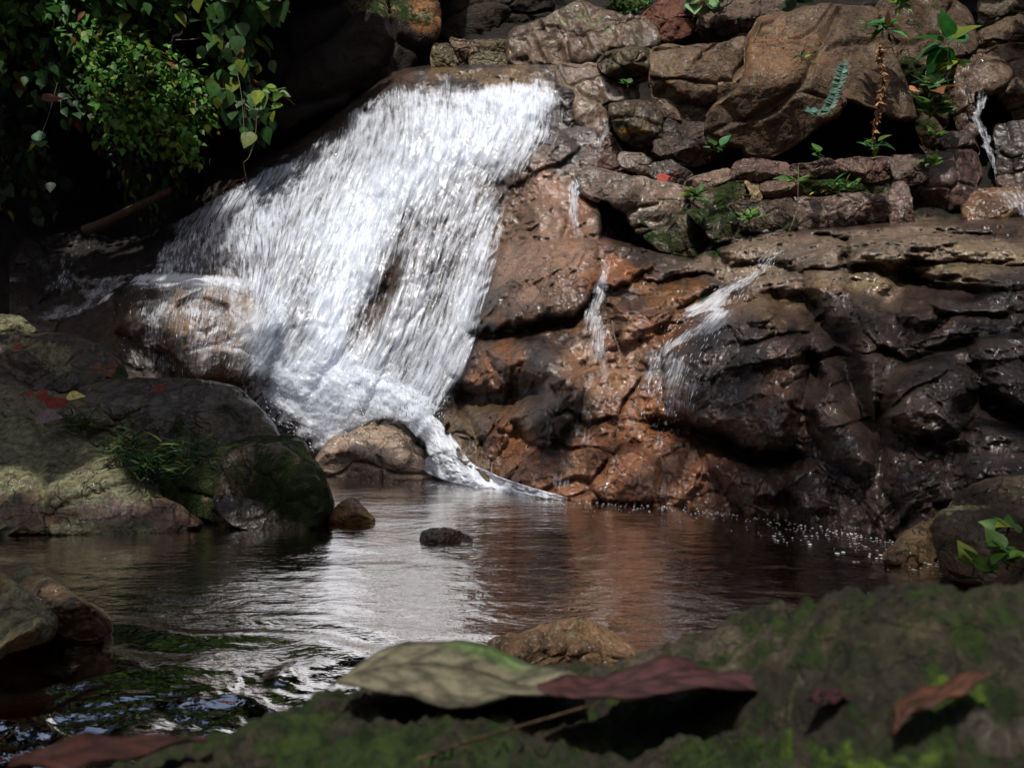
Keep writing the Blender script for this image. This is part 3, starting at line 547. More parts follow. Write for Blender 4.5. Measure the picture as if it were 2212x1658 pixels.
# ------------------------------------------------------------------ near mossy slab
SIL = cr([(-700, 1860), (-200, 1790), (100, 1700), (330, 1600), (420, 1572), (520, 1540), (620, 1508), (700, 1482), (800, 1455), (900, 1440), (1000, 1425), (1100, 1412), (1200, 1408), (1300, 1410), (1372, 1405), (1440, 1372), (1530, 1335), (1620, 1300), (1720, 1285), (1800, 1272), (1880, 1252), (1950, 1243), (2080, 1240), (2212, 1243), (2400, 1255), (2800, 1300), (3300, 1400)], 600)
def slab_y(v, dz=0): return (.75-.50-dz)*FPX/(v-H0/2)
def near_slab():
    nu = 560; us = np.linspace(-700, 3300, nu); sv = np.interp(us, SIL[:, 0], SIL[:, 1])
    zt = .50+.10*ss(1350, 2000, us)-.03*ss(700, 100, us); Ys = (.75-zt)*FPX/(sv-H0/2)
    x_s = (us-W0/2)/FPX*Ys; rows = []
    n1, n2 = 230, 40
    for k in range(n1):
        t = k/(n1-1); Y = .33*(Ys/.33)**t; z = .485+(zt-.485)*t**1.5
        x = x_s+(us-W0/2)/FPX*(Y-Ys)
        rows.append(np.stack([x, Y, z], -1))
    for k in range(1, n2):
        t = k/(n2-1); rows.append(np.stack([x_s*(1+.1*t), Ys+.35*t*(1+0*us), zt-.9*t**1.7], -1))
    V = np.array(rows); p = V.copy(); tt = np.minimum(np.arange(len(rows))/(n1-1), 1.0)[:, None]
    U = (V[..., 0]/V[..., 1])*FPX+W0/2; W = H0/2-(V[..., 2]-CAMZ)/V[..., 1]*FPX
    edge = ss(1, .86, tt)
    dz = .012*fbm(p*7, 4, 2)*edge+.006*ridg(p*14, 4, 4)*(.35+.65*edge)+.009*fbm(p*45, 3, 6)+.004*fbm(p*120, 2, 7)-.010
    # hollow carved below the fallen leaves to deepen their shadow
    dz = dz-.028*np.exp(-(((U-1430)/290)**2+((W-1535)/40)**2)**2)-.02*np.exp(-(((U-960)/200)**2+((W-1500)/30)**2))
    dz = dz+.012*ss(14, 0, np.abs(W-(1600+.00030*(U-1750)**2)))*ss(1300, 1500, U)*ss(2000, 1850, U)
    V[..., 2] += dz
    c = blobs(U, W, [(1500, 1400, 260, 60, (.10, .095, .075), .8), (2170, 1530, 90, 25, (.07, .07, .06), .6), (1900, 1350, 260, 50, (.07, .07, .045), .7)], (.034, .036, .024))
    pr = blobs(U, W, [(1500, 1390, 200, 40, (.45, .15, .2), 1), (2060, 1470, 70, 50, (1.1, .1, 0), 1), (2000, 1560, 90, 20, (1.1, .1, 0), 1), (1780, 1590, 160, 22, (1.1, .1, 0), 1), (1900, 1620, 120, 22, (1.1, 0, 0), 1), (700, 1600, 250, 60, (.75, .1, .1), 1), (2150, 1520, 90, 30, (.1, .2, .3), 1)], (.50, .1, .30))
    c2 = np.clip((pr[..., 0]-.8)*3.5, 0, 1)
    o = mesh("boulder", (V-V[200, 300]).reshape(-1, 3), gridF(nu, len(rows))[:, ::-1], ROCKF, None, {'tint': c.reshape(-1, 3), 'par': pr.reshape(-1, 3), 'bright': c2.ravel()})
    o.location = [float(q) for q in V[200, 300]]
    return tag(o, "broad mossy rock slab in the near foreground under the big fallen leaves", "rock")
near_slab()
# ------------------------------------------------------------------ falling water
def sheet_grid(lines, nt, ns):
    """lines: list of streamlines (px polylines) left to right -> (ns,nt,2)"""
    L = np.array([cr(l, ns) for l in lines]); out = np.empty((ns, nt, 2)); x = np.linspace(0, 1, len(lines))
    for i in range(ns): out[i] = cr(L[:, i], nt) if len(lines) > 2 else np.stack([np.interp(np.linspace(0, 1, nt), x, L[:, i, k]) for k in (0, 1)], -1)
    return out
def water_sheet(name, lines, nt, ns, off, cover, mat, parent, seed=0, clump=.03, pxm=235., lift=None, noise_edge=.35, ew=.06, iso=0, rough=.55):
    g = sheet_grid(lines, nt, ns); u, v = g[..., 0], g[..., 1]
    y = rock_depth(u, v, rough)
    for k in range(3):   # water smooths over the rock, staying in front of it
        yp = np.pad(y, 2, mode='edge'); ym = np.min([yp[i:i+y.shape[0], j:j+y.shape[1]] for i in (0, 2, 4) for j in (0, 2, 4)], axis=0); y = .5*y+.5*ym
    if lift is not None: y = y-lift(u, v)
    p = P(u, v, y)
    s = np.concatenate([np.zeros((1, nt)), np.cumsum(np.linalg.norm(np.diff(p, axis=0), axis=-1), axis=0)])
    w = np.concatenate([np.zeros((ns, 1)), np.cumsum(np.linalg.norm(np.diff(p, axis=1), axis=-1), axis=1)], 1)
    wm = np.repeat(w.mean(0)[None], ns, 0)*.94+w*.06
    fl = np.stack([wm+seed*3.1, s+seed*1.7, np.full(s.shape, float(seed))], -1)
    q = np.stack([fl[..., 0]*5, fl[..., 1]*1.6, fl[..., 2]*3+.5], -1)
    if iso: q = np.stack([u/235*iso, v/235*iso, fl[..., 2]*3+.5], -1)
    y = y-off-clump*(1+fbm(q, 4, seed, .6))-clump*.12*fbm(q*np.array([5, 3, 1]), 3, seed+4)
    V = P(u, v, y); c = cover(u, v, np.linspace(0, 1, nt)[None, :]+u*0, np.linspace(0, 1, ns)[:, None]+u*0)
    c = c+.10*fbm(q*np.array([.4, .5, 1]), 2, seed+9)
    t = np.linspace(0, 1, nt)[None, :]+ew*.9*fbm(np.stack([q[..., 0]*0, fl[..., 1]*2.3, q[..., 2]+5*(fl[..., 0] > wm.mean())], -1), 4, seed+2, .65)*(1-np.abs(2*np.linspace(0, 1, nt)[None, :]-1)*0); e = np.minimum(ss(0, ew, t), ss(1, 1-ew*.7, t)); c = c-noise_edge*(1-e)*1.0
    return mesh(name, V.reshape(-1, 3), gridF(nt, ns), mat, parent, {'flow': fl.reshape(-1, 3), 'cover': np.clip(c, 0, 1.2).ravel()}, wspace=True)
def blobsum(u, v, b0, lst):
    c = np.full(u.shape, float(b0))
    for (bu, bv, ru, rv, ang, k) in lst:
        ca, sa = math.cos(math.radians(ang)), math.sin(math.radians(ang)); x = (u-bu)*ca+(v-bv)*sa; y = -(u-bu)*sa+(v-bv)*ca
        c = c+k*np.exp(-((x/ru)**2+(y/rv)**2))
    return c
MAIN = [[(375, 478), (355, 520), (338, 560), (325, 602)], [(480, 413), (450, 470), (422, 530), (400, 602)], [(600, 350), (555, 430), (510, 520), (475, 612)],
        [(700, 288), (640, 400), (585, 520), (545, 660)], [(790, 213), (740, 330), (670, 480), (615, 640), (565, 760), (520, 850)], [(858, 164), (820, 290), (762, 440), (705, 600), (645, 750), (570, 900)],
        [(960, 158), (920, 300), (862, 450), (795, 620), (735, 770), (655, 935)], [(1060, 156), (1020, 290), (962, 440), (895, 620), (835, 780), (745, 945)],
        [(1145, 155), (1115, 290), (1057, 430), (987, 600), (920, 760), (850, 915)], [(1222, 168), (1208, 285), (1150, 385), (1098, 480), (1062, 600), (1030, 720), (990, 830), (945, 930)]]
def cov_main(u, v, t, s):
    c = blobsum(u, v, .54, [(900, 380, 260, 60, -35, .26), (960, 240, 200, 40, -5, .10), (740, 620, 190, 50, -72, .34), (1020, 700, 150, 45, -75, .16), (1130, 230, 70, 60, 0, .16),
        (1090, 420, 30, 60, -60, -.30), (845, 600, 75, 22, -70, -.42), (790, 680, 40, 26, -70, -.30), (870, 480, 60, 22, -60, -.16), (590, 500, 150, 45, -50, -.04), (440, 530, 90, 70, 0, -.06), (520, 560, 70, 40, 0, -.06), (550, 420, 140, 30, -30, -.02),
        (470, 580, 80, 30, 0, -.1), (640, 440, 130, 30, -40, .08), (960, 180, 120, 16, 0, -.25), (1120, 160, 90, 10, 0, -.2), (840, 190, 50, 30, -40, -.20), (700, 290, 70, 30, -40, -.15),
        (640, 680, 80, 50, -50, -.05), (740, 780, 80, 70, 0, .10), (650, 860, 140, 70, 0, .30), (820, 880, 120, 50, 0, .28), (1000, 320, 110, 30, 0, .1), (930, 800, 60, 120, -70, .0), (960, 560, 50, 120, 15, -.08), (760, 740, 24, 60, 0, -.15)])
    sn = s+.035*fbm(np.stack([u/70, v/50, u*0], -1), 4, 3, .6); return c-.6*ss(.07, -.03, sn)-.25*ss(.85, 1, s)*ss(.3, .5, t)-.5*ss(.90, 1, s)*ss(.55, .2, t)
wf = empty("waterfall", P(800, 900, 8.6), "main white waterfall fanning down over the dark rock slope", "waterfall")
FL = water_sheet("water_sheet", MAIN, 420, 520, .07, lambda u, v, t, s: cov_main(u, v, t, s)-.04, FALL, wf, 1, .03, rough=.22)
water_sheet("water_sheet", MAIN, 300, 400, .11, lambda u, v, t, s: cov_main(u, v, t, s)-.16, FALL, wf, 2, .045, rough=.22)
water_sheet("water_sheet", MAIN, 300, 400, .17, lambda u, v, t, s: cov_main(u, v, t, s)-.27, FALL, wf, 5, .06, rough=.22)
# foam heap at the foot
FOOT = [[(480, 790), (520, 850), (580, 910), (640, 955), (690, 985)], [(590, 760), (620, 830), (660, 880), (690, 925), (720, 955)], [(720, 760), (730, 830), (750, 870), (765, 900), (775, 925)],
        [(860, 780), (850, 840), (850, 870), (850, 895), (850, 905)], [(985, 810), (965, 880), (950, 920), (945, 945), (935, 965)]]
def cov_foot(u, v, t, s): w = s+.22*fbm(np.stack([u/55, v/40, u*0], -1), 4, 5, .6); return .74+.06*np.sin(np.pi*t)-.95*ss(.55, -.05, w)-.35*ss(.92, 1, s)
for k, of in ((11, .20), (12, .28)):
    water_sheet("foam", FOOT, 260, 140, of, lambda u, v, t, s: cov_foot(u, v, t, s)-(.0 if k == 11 else .3), FOAM, wf, k, .035, iso=4, rough=.05, noise_edge=.8, ew=.14)
STREAM = [[(820, 878), (860, 905), (905, 950), (930, 1000), (950, 1030), (1010, 1048), (1080, 1062), (1160, 1078)], [(860, 850), (925, 890), (970, 930), (1000, 975), (1020, 1000), (1060, 1020), (1110, 1040), (1225, 1074)]]
water_sheet("foam_stream", STREAM, 120, 260, .14, lambda u, v, t, s: 1.1-.3*ss(.8, 1, s)+.35*fbm(np.stack([u/18, v/30, u*0], -1), 3, 4, .6)*(s > .1)-.2*ss(.15, 0, s), FOAM, wf, 13, .03, iso=8, rough=.2, noise_edge=.9, ew=.28, lift=lambda u, v: .28*np.exp(-((u-930)/90)**2-((v-960)/70)**2))
APRON = [[(925, 985), (985, 1020), (1060, 1041), (1130, 1054), (1235, 1072)], [(900, 1010), (960, 1037), (1040, 1058), (1110, 1072), (1215, 1084)]]
water_sheet('foam_stream', APRON, 50, 260, .10, lambda u, v, t, s: .95-.55*ss(.4, 1, s)+.3*fbm(np.stack([u/20, v/14, u*0], -1), 3, 4), FOAM, wf, 14, .03, noise_edge=.5, ew=.25)
# thin veil over the round left rock
VEIL = [[(300, 590), (260, 640), (255, 720), (280, 800)], [(380, 585), (370, 640), (365, 730), (375, 812)], [(470, 590), (475, 640), (470, 730), (455, 825)], [(560, 600), (580, 660), (560, 740), (520, 830)], [(640, 640), (650, 700), (610, 780), (560, 850)]]
def cov_veil(u, v, t, s): return .16*fbm(np.stack([u/30, v/90, u*0], -1), 3, 8)+blobsum(u, v, .46, [(440, 600, 150, 18, 4, .5), (340, 600, 60, 16, -10, .2), (600, 700, 50, 90, 0, .42), (540, 760, 50, 60, 0, .2), (420, 675, 80, 8, 0, .2), (400, 735, 20, 60, 0, .1), (280, 720, 40, 60, 0, -.12)])
_VL = lambda u, v: .50*np.exp(-(((u-440)/190)**2+((v-720)/120)**2)**1.5)*0+.02
vl = water_sheet("thin_waterfall", VEIL, 240, 260, .035, lambda u, v, t, s: cov_veil(u, v, t, s)-.5*ss(.06, 0, s)-.4*ss(.9, 1, s), TRICK, None, 21, .012, ew=.15)
tag(vl, "thin veil of water over the round brown rock at the left foot of the fall", "waterfall")
def small_fall(name, label, lines, nt, ns, off, cov, seed, mat=TRICK, clump=.02, lift=None):
    o = water_sheet(name, lines, nt, ns, off, lambda u, v, t, s: cov(u, v, t, s)-.02-.35*ss(.12, 0, s)-.3*ss(.85, 1, s), mat, None, seed, clump, lift=lift, noise_edge=.7, ew=.4)
    return tag(o, label, "waterfall")
small_fall("side_stream", "faint shaded stream creeping down the dark left bank beside the fall", [[(560, 375), (450, 435), (330, 490), (220, 518), (140, 522), (120, 570), (60, 640), (20, 690)], [(575, 385), (470, 455), (350, 510), (240, 535), (185, 545), (200, 600), (220, 650), (240, 668)]], 90, 260, .05,
           lambda u, v, t, s: blobsum(u, v, .30, [(150, 590, 60, 50, 0, .12), (340, 495, 90, 12, -20, .12)]), 31, clump=.02)
small_fall("side_stream", "dim foam patch spreading at the foot of the shaded left bank", [[(110, 590), (80, 620), (40, 650), (0, 670)], [(200, 590), (170, 640), (130, 670), (60, 700)], [(300, 585), (260, 620), (230, 650), (200, 690)]], 80, 80, .08, lambda u, v, t, s: .33-.2*ss(.7, 1, s), 32, FOAM)
RC = [[(1672, 540), (1600, 590), (1530, 640), (1470, 675), (1425, 720), (1400, 780), (1385, 860), (1370, 930)], [(1680, 535), (1625, 590), (1565, 640), (1500, 700), (1465, 760), (1440, 830), (1420, 900), (1400, 960)], [(1690, 538), (1650, 590), (1610, 640), (1575, 700), (1540, 760), (1510, 820), (1500, 870), (1495, 930)]]
def cov_rc(u, v, t, s): return blobsum(u, v, .38, [(1580, 610, 120, 30, -38, .24), (1480, 680, 60, 36, -40, .26), (1430, 740, 36, 70, -70, .20), (1545, 720, 22, 80, 12, .30), (1505, 850, 14, 60, 0, .22), (1440, 860, 40, 90, 0, .12)])-.15*ss(.8, 1, s)+.2*ss(.15, 0, s)
small_fall("small_waterfall", "splashing white cascade leaping over the rounded black bulge right of centre", RC, 150, 320, .05, cov_rc, 33, clump=.04)
small_fall("small_waterfall", "narrow trickle dropping off the black ledge onto the brown bedrock", [[(1294, 566), (1282, 610), (1266, 660), (1252, 720), (1240, 790), (1230, 870)], [(1324, 568), (1324, 620), (1322, 670), (1320, 730), (1325, 800), (1310, 880)]], 60, 160, .22, lambda u, v, t, s: .66-.45*ss(.4, 1, s), 34)
small_fall("small_waterfall", "thin trickle falling from the slanted slab beside the orange stain", [[(1228, 362), (1226, 410), (1228, 460), (1230, 520), (1240, 560)], [(1290, 366), (1268, 410), (1264, 460), (1270, 530), (1300, 580)]], 60, 160, .10, lambda u, v, t, s: .58-.42*ss(.3, .9, s), 35)
small_fall("small_waterfall", "faint trickle between the stones under the waterfall lip shoulder", [[(1280, 250), (1285, 280), (1290, 310), (1280, 335)], [(1320, 250), (1325, 280), (1320, 310), (1330, 335)]], 40, 90, 1.05, lambda u, v, t, s: .42+0*u, 36)
small_fall("small_waterfall", "thin waterfall in the upper right corner between brown rocks", [[(2095, 198), (2098, 240), (2105, 280), (2125, 330), (2140, 370), (2150, 405)], [(2140, 195), (2128, 240), (2140, 275), (2150, 320), (2152, 360), (2158, 405)]], 50, 220, .95, lambda u, v, t, s: .60-.12*ss(.3, .9, s), 37)
small_fall("small_waterfall", "white froth running over the rusty wet step at the right edge", [[(2110, 410), (2140, 430), (2165, 460), (2180, 480)], [(2250, 405), (2250, 430), (2250, 455), (2250, 480)]], 70, 60, .85, lambda u, v, t, s: .5+0*u, 38)
small_fall("water_film", "thin glistening film of water low on the orange bedrock", [[(1310, 960), (1300, 1000), (1295, 1040), (1290, 1078)], [(1400, 880), (1380, 960), (1350, 1020), (1320, 1082)]], 60, 120, .04, lambda u, v, t, s: .26+.14*ss(.6, 1, s), 39)
small_fall("water_film", "thin falling drizzle over the black patch in the middle of the bedrock", [[(1120, 870), (1115, 920), (1110, 960), (1105, 1000)], [(1250, 840), (1250, 900), (1240, 950), (1220, 990)]], 90, 90, .10, lambda u, v, t, s: .17+0*u, 40)
small_fall("water_film", "faint wet trail running down the brown bedrock under the narrow trickle", [[(1235, 850), (1215, 920), (1200, 1000), (1190, 1070)], [(1310, 860), (1300, 930), (1290, 1000), (1270, 1078)]], 60, 130, .05, lambda u, v, t, s: .30+.12*ss(.7, 1, s), 41)
small_fall("water_film", "streaky run-off under the splashing cascade down to the pool edge", [[(1370, 900), (1355, 960), (1345, 1020), (1335, 1085)], [(1440, 900), (1430, 960), (1420, 1020), (1410, 1090)], [(1500, 890), (1500, 960), (1495, 1030), (1490, 1096)]], 80, 130, .06, lambda u, v, t, s: .30+.08*ss(.7, 1, s), 42)
# streaks of spray: thin tapered ribbons torn off the falls
SPRAY = simple("spray_drops", (.82, .86, .92, 1), .35, .2, .5, .05, 5)
def ribbons(name, src, n, ln, wd, seed, off, region=None, parent=None, label=None, mat=None):
    rs = np.random.RandomState(seed); V = []; lines, nt, ns = src; g = sheet_grid(lines, 120, 160)
    y = rock_depth(g[..., 0], g[..., 1], .55); pp = P(g[..., 0], g[..., 1], y-off)
    i = rs.randint(2, 150, n); j = rs.randint(1, 119, n); a = pp[i, j]; u, v = g[i, j, 0], g[i, j, 1]
    keep = rs.rand(n) < np.clip(region(u, v), 0, 1) if region else np.ones(n, bool); i, j, a = i[keep], j[keep], a[keep]; n = len(i)
    d = pp[np.minimum(i+3, 159), j]-pp[i, j]; d /= np.linalg.norm(d, axis=1, keepdims=True)+1e-9; d = d+rs.randn(n, 3)*.10
    sd_ = np.cross(d, np.array([0, 1, 0])); sd_ /= np.linalg.norm(sd_, axis=1, keepdims=True)+1e-9
    a = a+rs.randn(n, 3)*.02-np.array([0, 1, 0])*(rs.rand(n, 1)**2*.14)
    L = ln*(.3+rs.rand(n, 1)**2*1.4); w = wd*(.5+rs.rand(n, 1)); back = np.array([0, .6, 0])*w
    pts = [a, a+d*L*.35+sd_*w, a+d*L*.35-sd_*w, a+d*L*.35-back, a+d*L]
    V = np.stack(pts, 1).reshape(-1, 3); b = np.arange(n)[:, None]*5
    F = np.concatenate([b+np.array([[0, 3, 1]]), b+np.array([[0, 2, 3]]), b+np.array([[1, 3, 4]]), b+np.array([[3, 2, 4]]), b+np.array([[0, 1, 2]]), b+np.array([[1, 4, 2]])])
    o = mesh(name, V, F, mat or SPRAY, parent, wspace=True); o['kind'] = 'stuff'; return tag(o, label, "spray") if label else o
ribbons("spray", (MAIN, 0, 0), 1100, .045, .0028, 5, .12, lambda u, v: blobsum(u, v, .18, [(900, 380, 260, 80, -35, .4), (740, 640, 200, 80, -72, .5), (1030, 600, 250, 70, -72, .5), (1150, 230, 90, 90, 0, .4), (860, 590, 130, 36, -65, -.5), (560, 500, 150, 90, 0, .15)]), wf)
ribbons("spray", (FOOT, 0, 0), 1500, .03, .003, 9, .42, lambda u, v: .8+0*u, wf)
ribbons("spray", (VEIL, 0, 0), 700, .06, .0022, 6, .06, lambda u, v: cov_veil(u, v, 0, 0)-.1, vl)
o = ribbons("spray", (RC, 0, 0), 700, .06, .0022, 7, .10, lambda u, v: cov_rc(u, v, u*0, (v-540)/400)*1.2-.2, None, "fine streaks of spray flying off the cascade right of centre"); tag(o, kind='stuff')
# foam flecks drifting on the pool, foam line along the rock
def flecks():
    rs = np.random.RandomState(3); V = []; F = []; pts = []
    wl = cr([(700, 1012), (820, 1030), (960, 1045), (1200, 1078), (1450, 1092), (1650, 1118), (1940, 1168), (2060, 1205)], 200)
    for k in range(420):
        i = rs.randint(200); r = rs.rand(); pts.append((wl[i, 0]+rs.randn()*14, wl[i, 1]+2+abs(rs.randn())*(7 if r < .7 else 16), .004+.006*rs.rand()*rs.rand()))
    for k in range(70): 
        t = rs.rand(); pts.append((1650+t*420+rs.randn()*25, 1128+t*80+rs.rand()*40+rs.randn()*6, .004+.009*rs.rand()**2))
    for k in range(14): pts.append((1900+rs.randn()*120, 1290+rs.randn()*60, .003))
    out = {}
    for q, (u, v, r) in enumerate(pts):
        Y = .75*FPX/(v-H0/2); c = P(u, v, Y); n = 7; th = np.linspace(0, 2*np.pi, n, endpoint=False)+rs.rand(); rr = r*(.6+.6*rs.rand(n))
        b = len(V); V += [(c[0]+math.cos(a)*x*1.0, c[1]+math.sin(a)*x*1.5, .003) for a, x in zip(th, rr)]+[(c[0], c[1], .0034)]
        F += [(b+i, b+(i+1) % n, b+n) for i in range(n)]
    return mesh("foam_flecks", V, np.array(F), SPRAY)
tag(flecks(), "white foam flecks scattered along the far edge of the pool", "foam", kind='stuff')

# ------------------------------------------------------------------ leaves and plants
def leaf_tpl(n=6, fold=.25, wd=.38, droop=.2, pw=1.0):
    t = np.linspace(0, 1, n); w = wd*np.sin(np.pi*np.clip(t**(pw*.72)*.96+.02, 0, 1))**1.05*(1.15-.35*t); w[0] = .01; w[-1] = .004
    mid = np.stack([t*0, t, -droop*t*t], -1); l = mid+np.stack([-w, t*0, w*fold], -1); r = mid+np.stack([w, t*0, w*fold], -1)
    V = np.concatenate([l, mid, r]); F = []
    for i in range(n-1): F += [(i, n+i, n+i+1, i+1), (n+i, 2*n+i, 2*n+i+1, n+i+1)]
    return V, np.array(F)
TPL = leaf_tpl(7, wd=.33); TPLG = leaf_tpl(6, .1, .05, .5); TPLN = leaf_tpl(6, .2, .2, .35); TPLR = leaf_tpl(10, .15, .42, .12, 1.0)
def leaves(name, base_, dirs, ups, size, cols, tpl, mat, parent, seed=0):
    rs = np.random.RandomState(seed); V0, F0 = tpl; n = len(base_)
    d = dirs/np.linalg.norm(dirs, axis=1, keepdims=True); x = np.cross(d, ups); x /= np.linalg.norm(x, axis=1, keepdims=True)+1e-9; z = np.cross(x, d)
    s = np.asarray(size)[:, None, None]
    V = base_[:, None]+s*(V0[None, :, 0:1]*x[:, None]+V0[None, :, 1:2]*d[:, None]+V0[None, :, 2:3]*z[:, None])
    F = F0[None]+np.arange(n)[:, None, None]*len(V0)
    return mesh(name, V.reshape(-1, 3), F.reshape(-1, F0.shape[1]), mat, parent, {'tint': np.repeat(cols, len(V0), 0)})
def tube(pts, r0, r1=None, n=6):
    pts = np.asarray(pts, float); r1 = r0 if r1 is None else r1; d = np.gradient(pts, axis=0); d /= np.linalg.norm(d, axis=1, keepdims=True)+1e-9
    a = np.cross(d, np.array([.3, .9, .31])); a /= np.linalg.norm(a, axis=1, keepdims=True)+1e-9; b = np.cross(d, a)
    th = np.linspace(0, 2*np.pi, n, endpoint=False); r = np.linspace(r0, r1, len(pts))[:, None, None]
    V = pts[:, None]+r*(np.cos(th)[None, :, None]*a[:, None]+np.sin(th)[None, :, None]*b[:, None]); return V.reshape(-1, 3), gridF(n, len(pts), True)
def tubes(name, lst, mat, parent):
    V = []; F = []; o = 0
    for l in lst: v, f = tube(*l); V.append(v); F.append(f+o); o += len(v)
    return mesh(name, np.concatenate(V), np.concatenate(F), mat, parent)
def greens(n, rs, c0=(.045, .10, .018), var=.5, yel=.12, brn=.02):
    c = np.array(c0)*np.exp(rs.randn(n, 1)*var*.6)*(1+rs.randn(n, 3)*.08)
    m = rs.rand(n); c[m < yel] = np.array((.13, .17, .02))*np.exp(rs.randn((m < yel).sum(), 1)*.3); c[m > 1-brn] = (.16, .07, .03); return np.clip(c, .003, .5)
def shrub(label, poly, Y, n, size, c0, seed, tpl=TPL, droop=.5, stems=14, var=.5, thick=.35, root=None, name="hanging_shrub", yel=.12, side=1.0, cat="plant"):
    """arching stems from a root out to the outline, carrying leaves"""
    rs = np.random.RandomState(seed); po = Z('o', poly) if isinstance(poly, str) else np.array(poly, float); lo, hi = po.min(0), po.max(0)
    def inside(m):
        out = np.empty((0, 2))
        while len(out) < m:
            q = lo+rs.rand(m*2, 2)*(hi-lo); out = np.vstack([out, q[polydist(q[:, 0], q[:, 1], po) > 0]])
        return out[:m]
    root = np.array(root if root is not None else (po[:, 0].mean(), lo[1]), float)
    e = empty(name, P(root[0], root[1], Y+thick*.6), label, cat); loc = np.array(e.location)
    tips = inside(stems*3); tips = tips[np.argsort(-np.linalg.norm(tips-root, axis=1)+rs.rand(len(tips))*80)][:stems]
    B = []; D = []; U = []; lst = []; per = max(4, n//stems)
    for k in range(stems):
        y1 = Y+(rs.rand()-.6)*thick; a = P(root[0]+rs.randn()*12, root[1]+rs.randn()*8, Y+thick*.5); b = P(tips[k, 0], tips[k, 1], y1); m = (a+b)/2+np.array([rs.randn()*.06, -.12, .16*rs.rand()+.05])
        t = np.linspace(0, 1, 12)[:, None]; q = (1-t)**2*a+2*t*(1-t)*m+t*t*b; lst.append((q-loc, .0045, .0015, 5))
        tt = np.clip(rs.rand(per)**.75, .06, 1)[:, None]; p = (1-tt)**2*a+2*tt*(1-tt)*m+tt*tt*b; tg = 2*(1-tt)*(m-a)+2*tt*(b-m); tg /= np.linalg.norm(tg, axis=1, keepdims=True)+1e-9
        p = p+rs.randn(per, 3)*np.array([.055, .05, .05])*side; B.append(p); dd = tg*.6+rs.randn(per, 3)*.6; dd[:, 2] -= droop; D.append(dd); U.append(np.tile([0, -.65, .9], (per, 1))+rs.randn(per, 3)*.42)
    B = np.concatenate(B); sz = size*np.exp(rs.randn(len(B))*.25)
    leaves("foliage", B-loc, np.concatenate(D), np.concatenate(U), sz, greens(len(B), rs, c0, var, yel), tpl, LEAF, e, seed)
    tubes("stem", lst, BARK, e); return e
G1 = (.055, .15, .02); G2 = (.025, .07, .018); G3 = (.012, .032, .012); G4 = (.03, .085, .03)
shrub("bright fine leaved shrub reaching out toward the waterfall", "150,90 330,60 430,110 470,200 462,300 420,375 370,330 300,330 230,310 170,290 150,200", 9.90, 4200, 0.074, G1, 1, stems=42, droop=.35, root=(180, 60), side=1.3)
shrub("large leaved vine hanging at the right end of the foliage", "395,-30 600,-40 640,40 590,70 560,150 570,200 540,260 500,250 470,190 440,120 400,80", 9.90, 330, 0.165, (.032, .085, .02), 2, TPLR, .8, 16, root=(470, -60), side=1.6)
shrub("mixed green shrub filling the top left corner", "-80,-60 400,-60 410,60 330,100 240,110 160,130 60,120 -80,110", 10.10, 1500, 0.128, (.045, .13, .024), 3, stems=34, droop=.45, root=(120, -90), side=1.6)
shrub("leafy climber below the top left corner shrub", "-60,90 180,110 240,190 220,260 120,260 40,210 -60,200", 10.30, 650, 0.121, G2, 4, stems=22, droop=.6, root=(40, 60), side=1.6, yel=.05)
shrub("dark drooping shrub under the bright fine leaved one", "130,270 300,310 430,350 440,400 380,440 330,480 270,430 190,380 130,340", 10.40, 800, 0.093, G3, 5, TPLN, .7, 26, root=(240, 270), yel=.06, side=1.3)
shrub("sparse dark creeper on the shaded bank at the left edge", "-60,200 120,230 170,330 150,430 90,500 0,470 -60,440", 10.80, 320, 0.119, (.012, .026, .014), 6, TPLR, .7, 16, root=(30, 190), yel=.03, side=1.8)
shrub("small bright sprig of lobed leaves below the large leaved vine", "528,190 560,200 640,205 640,235 590,245 575,260 545,240", 9.90, 34, 0.144, (.10, .19, .03), 7, TPL, .3, 7, root=(560, 195), side=.7)
shrub("dark leaves dangling under the bright lobed sprig", "470,210 560,220 590,260 560,320 500,300 480,260", 9.85, 70, 0.150, G2, 8, TPLR, .9, 9, root=(540, 200), side=1.2)
shrub("lone yellowish leaves low at the left edge", "-20,420 25,435 25,470 10,490 -30,480", 9.90, 10, 0.127, (.10, .13, .02), 9, TPLR, .6, 3, root=(-30, 400), side=.5)
shrub("green clump of plants behind the fluted boulder at the top edge", "1270,-40 1420,-40 1410,20 1380,42 1340,28 1290,8", 11.7, 420, .07, (.05, .13, .02), 10, TPLN, -.2, 18, root=(1340, 60), side=1.2, name="leafy_plant", thick=.3)
shrub("broad pale leaves between the reddish block and grey purple slab", "1480,-20 1580,-20 1570,20 1530,30 1490,20", 11.0, 16, .16, (.10, .17, .07), 11, TPLR, .1, 6, root=(1540, 40), side=.6, name="leafy_plant")
shrub("single broad leaf clump above the grey purple slab", "1690,-25 1730,-25 1715,15 1695,20", 10.6, 6, .18, (.06, .11, .05), 12, TPLR, .2, 3, root=(1700, -30), side=.3, name="leafy_plant")
def rosette(label, u, v, Y, n, size, c0, seed, tpl=TPLN, name="small_plant", up=.5, cat="plant", spread=.02):
    rs = np.random.RandomState(seed); loc = P(u, v, Y); e = empty(name, loc, label, cat); th = rs.rand(n)*6.28
    D = np.stack([np.cos(th), np.sin(th)*.7-.2, up+rs.randn(n)*.4], -1); B = rs.randn(n, 3)*spread+D*size*.2
    leaves("foliage", B, D, np.tile([0, -.5, 1.], (n, 1))+rs.randn(n, 3)*.3, size*np.exp(rs.randn(n)*.25), greens(n, rs, c0, .4, .1), tpl, LEAF, e, seed)
    tubes("stem", [(np.array([[0, .03, -size*.6], [0, .01, 0], B[k]+D[k]*.1*size]), .004, .002, 5) for k in range(min(n, 5))], BARK, e); return e
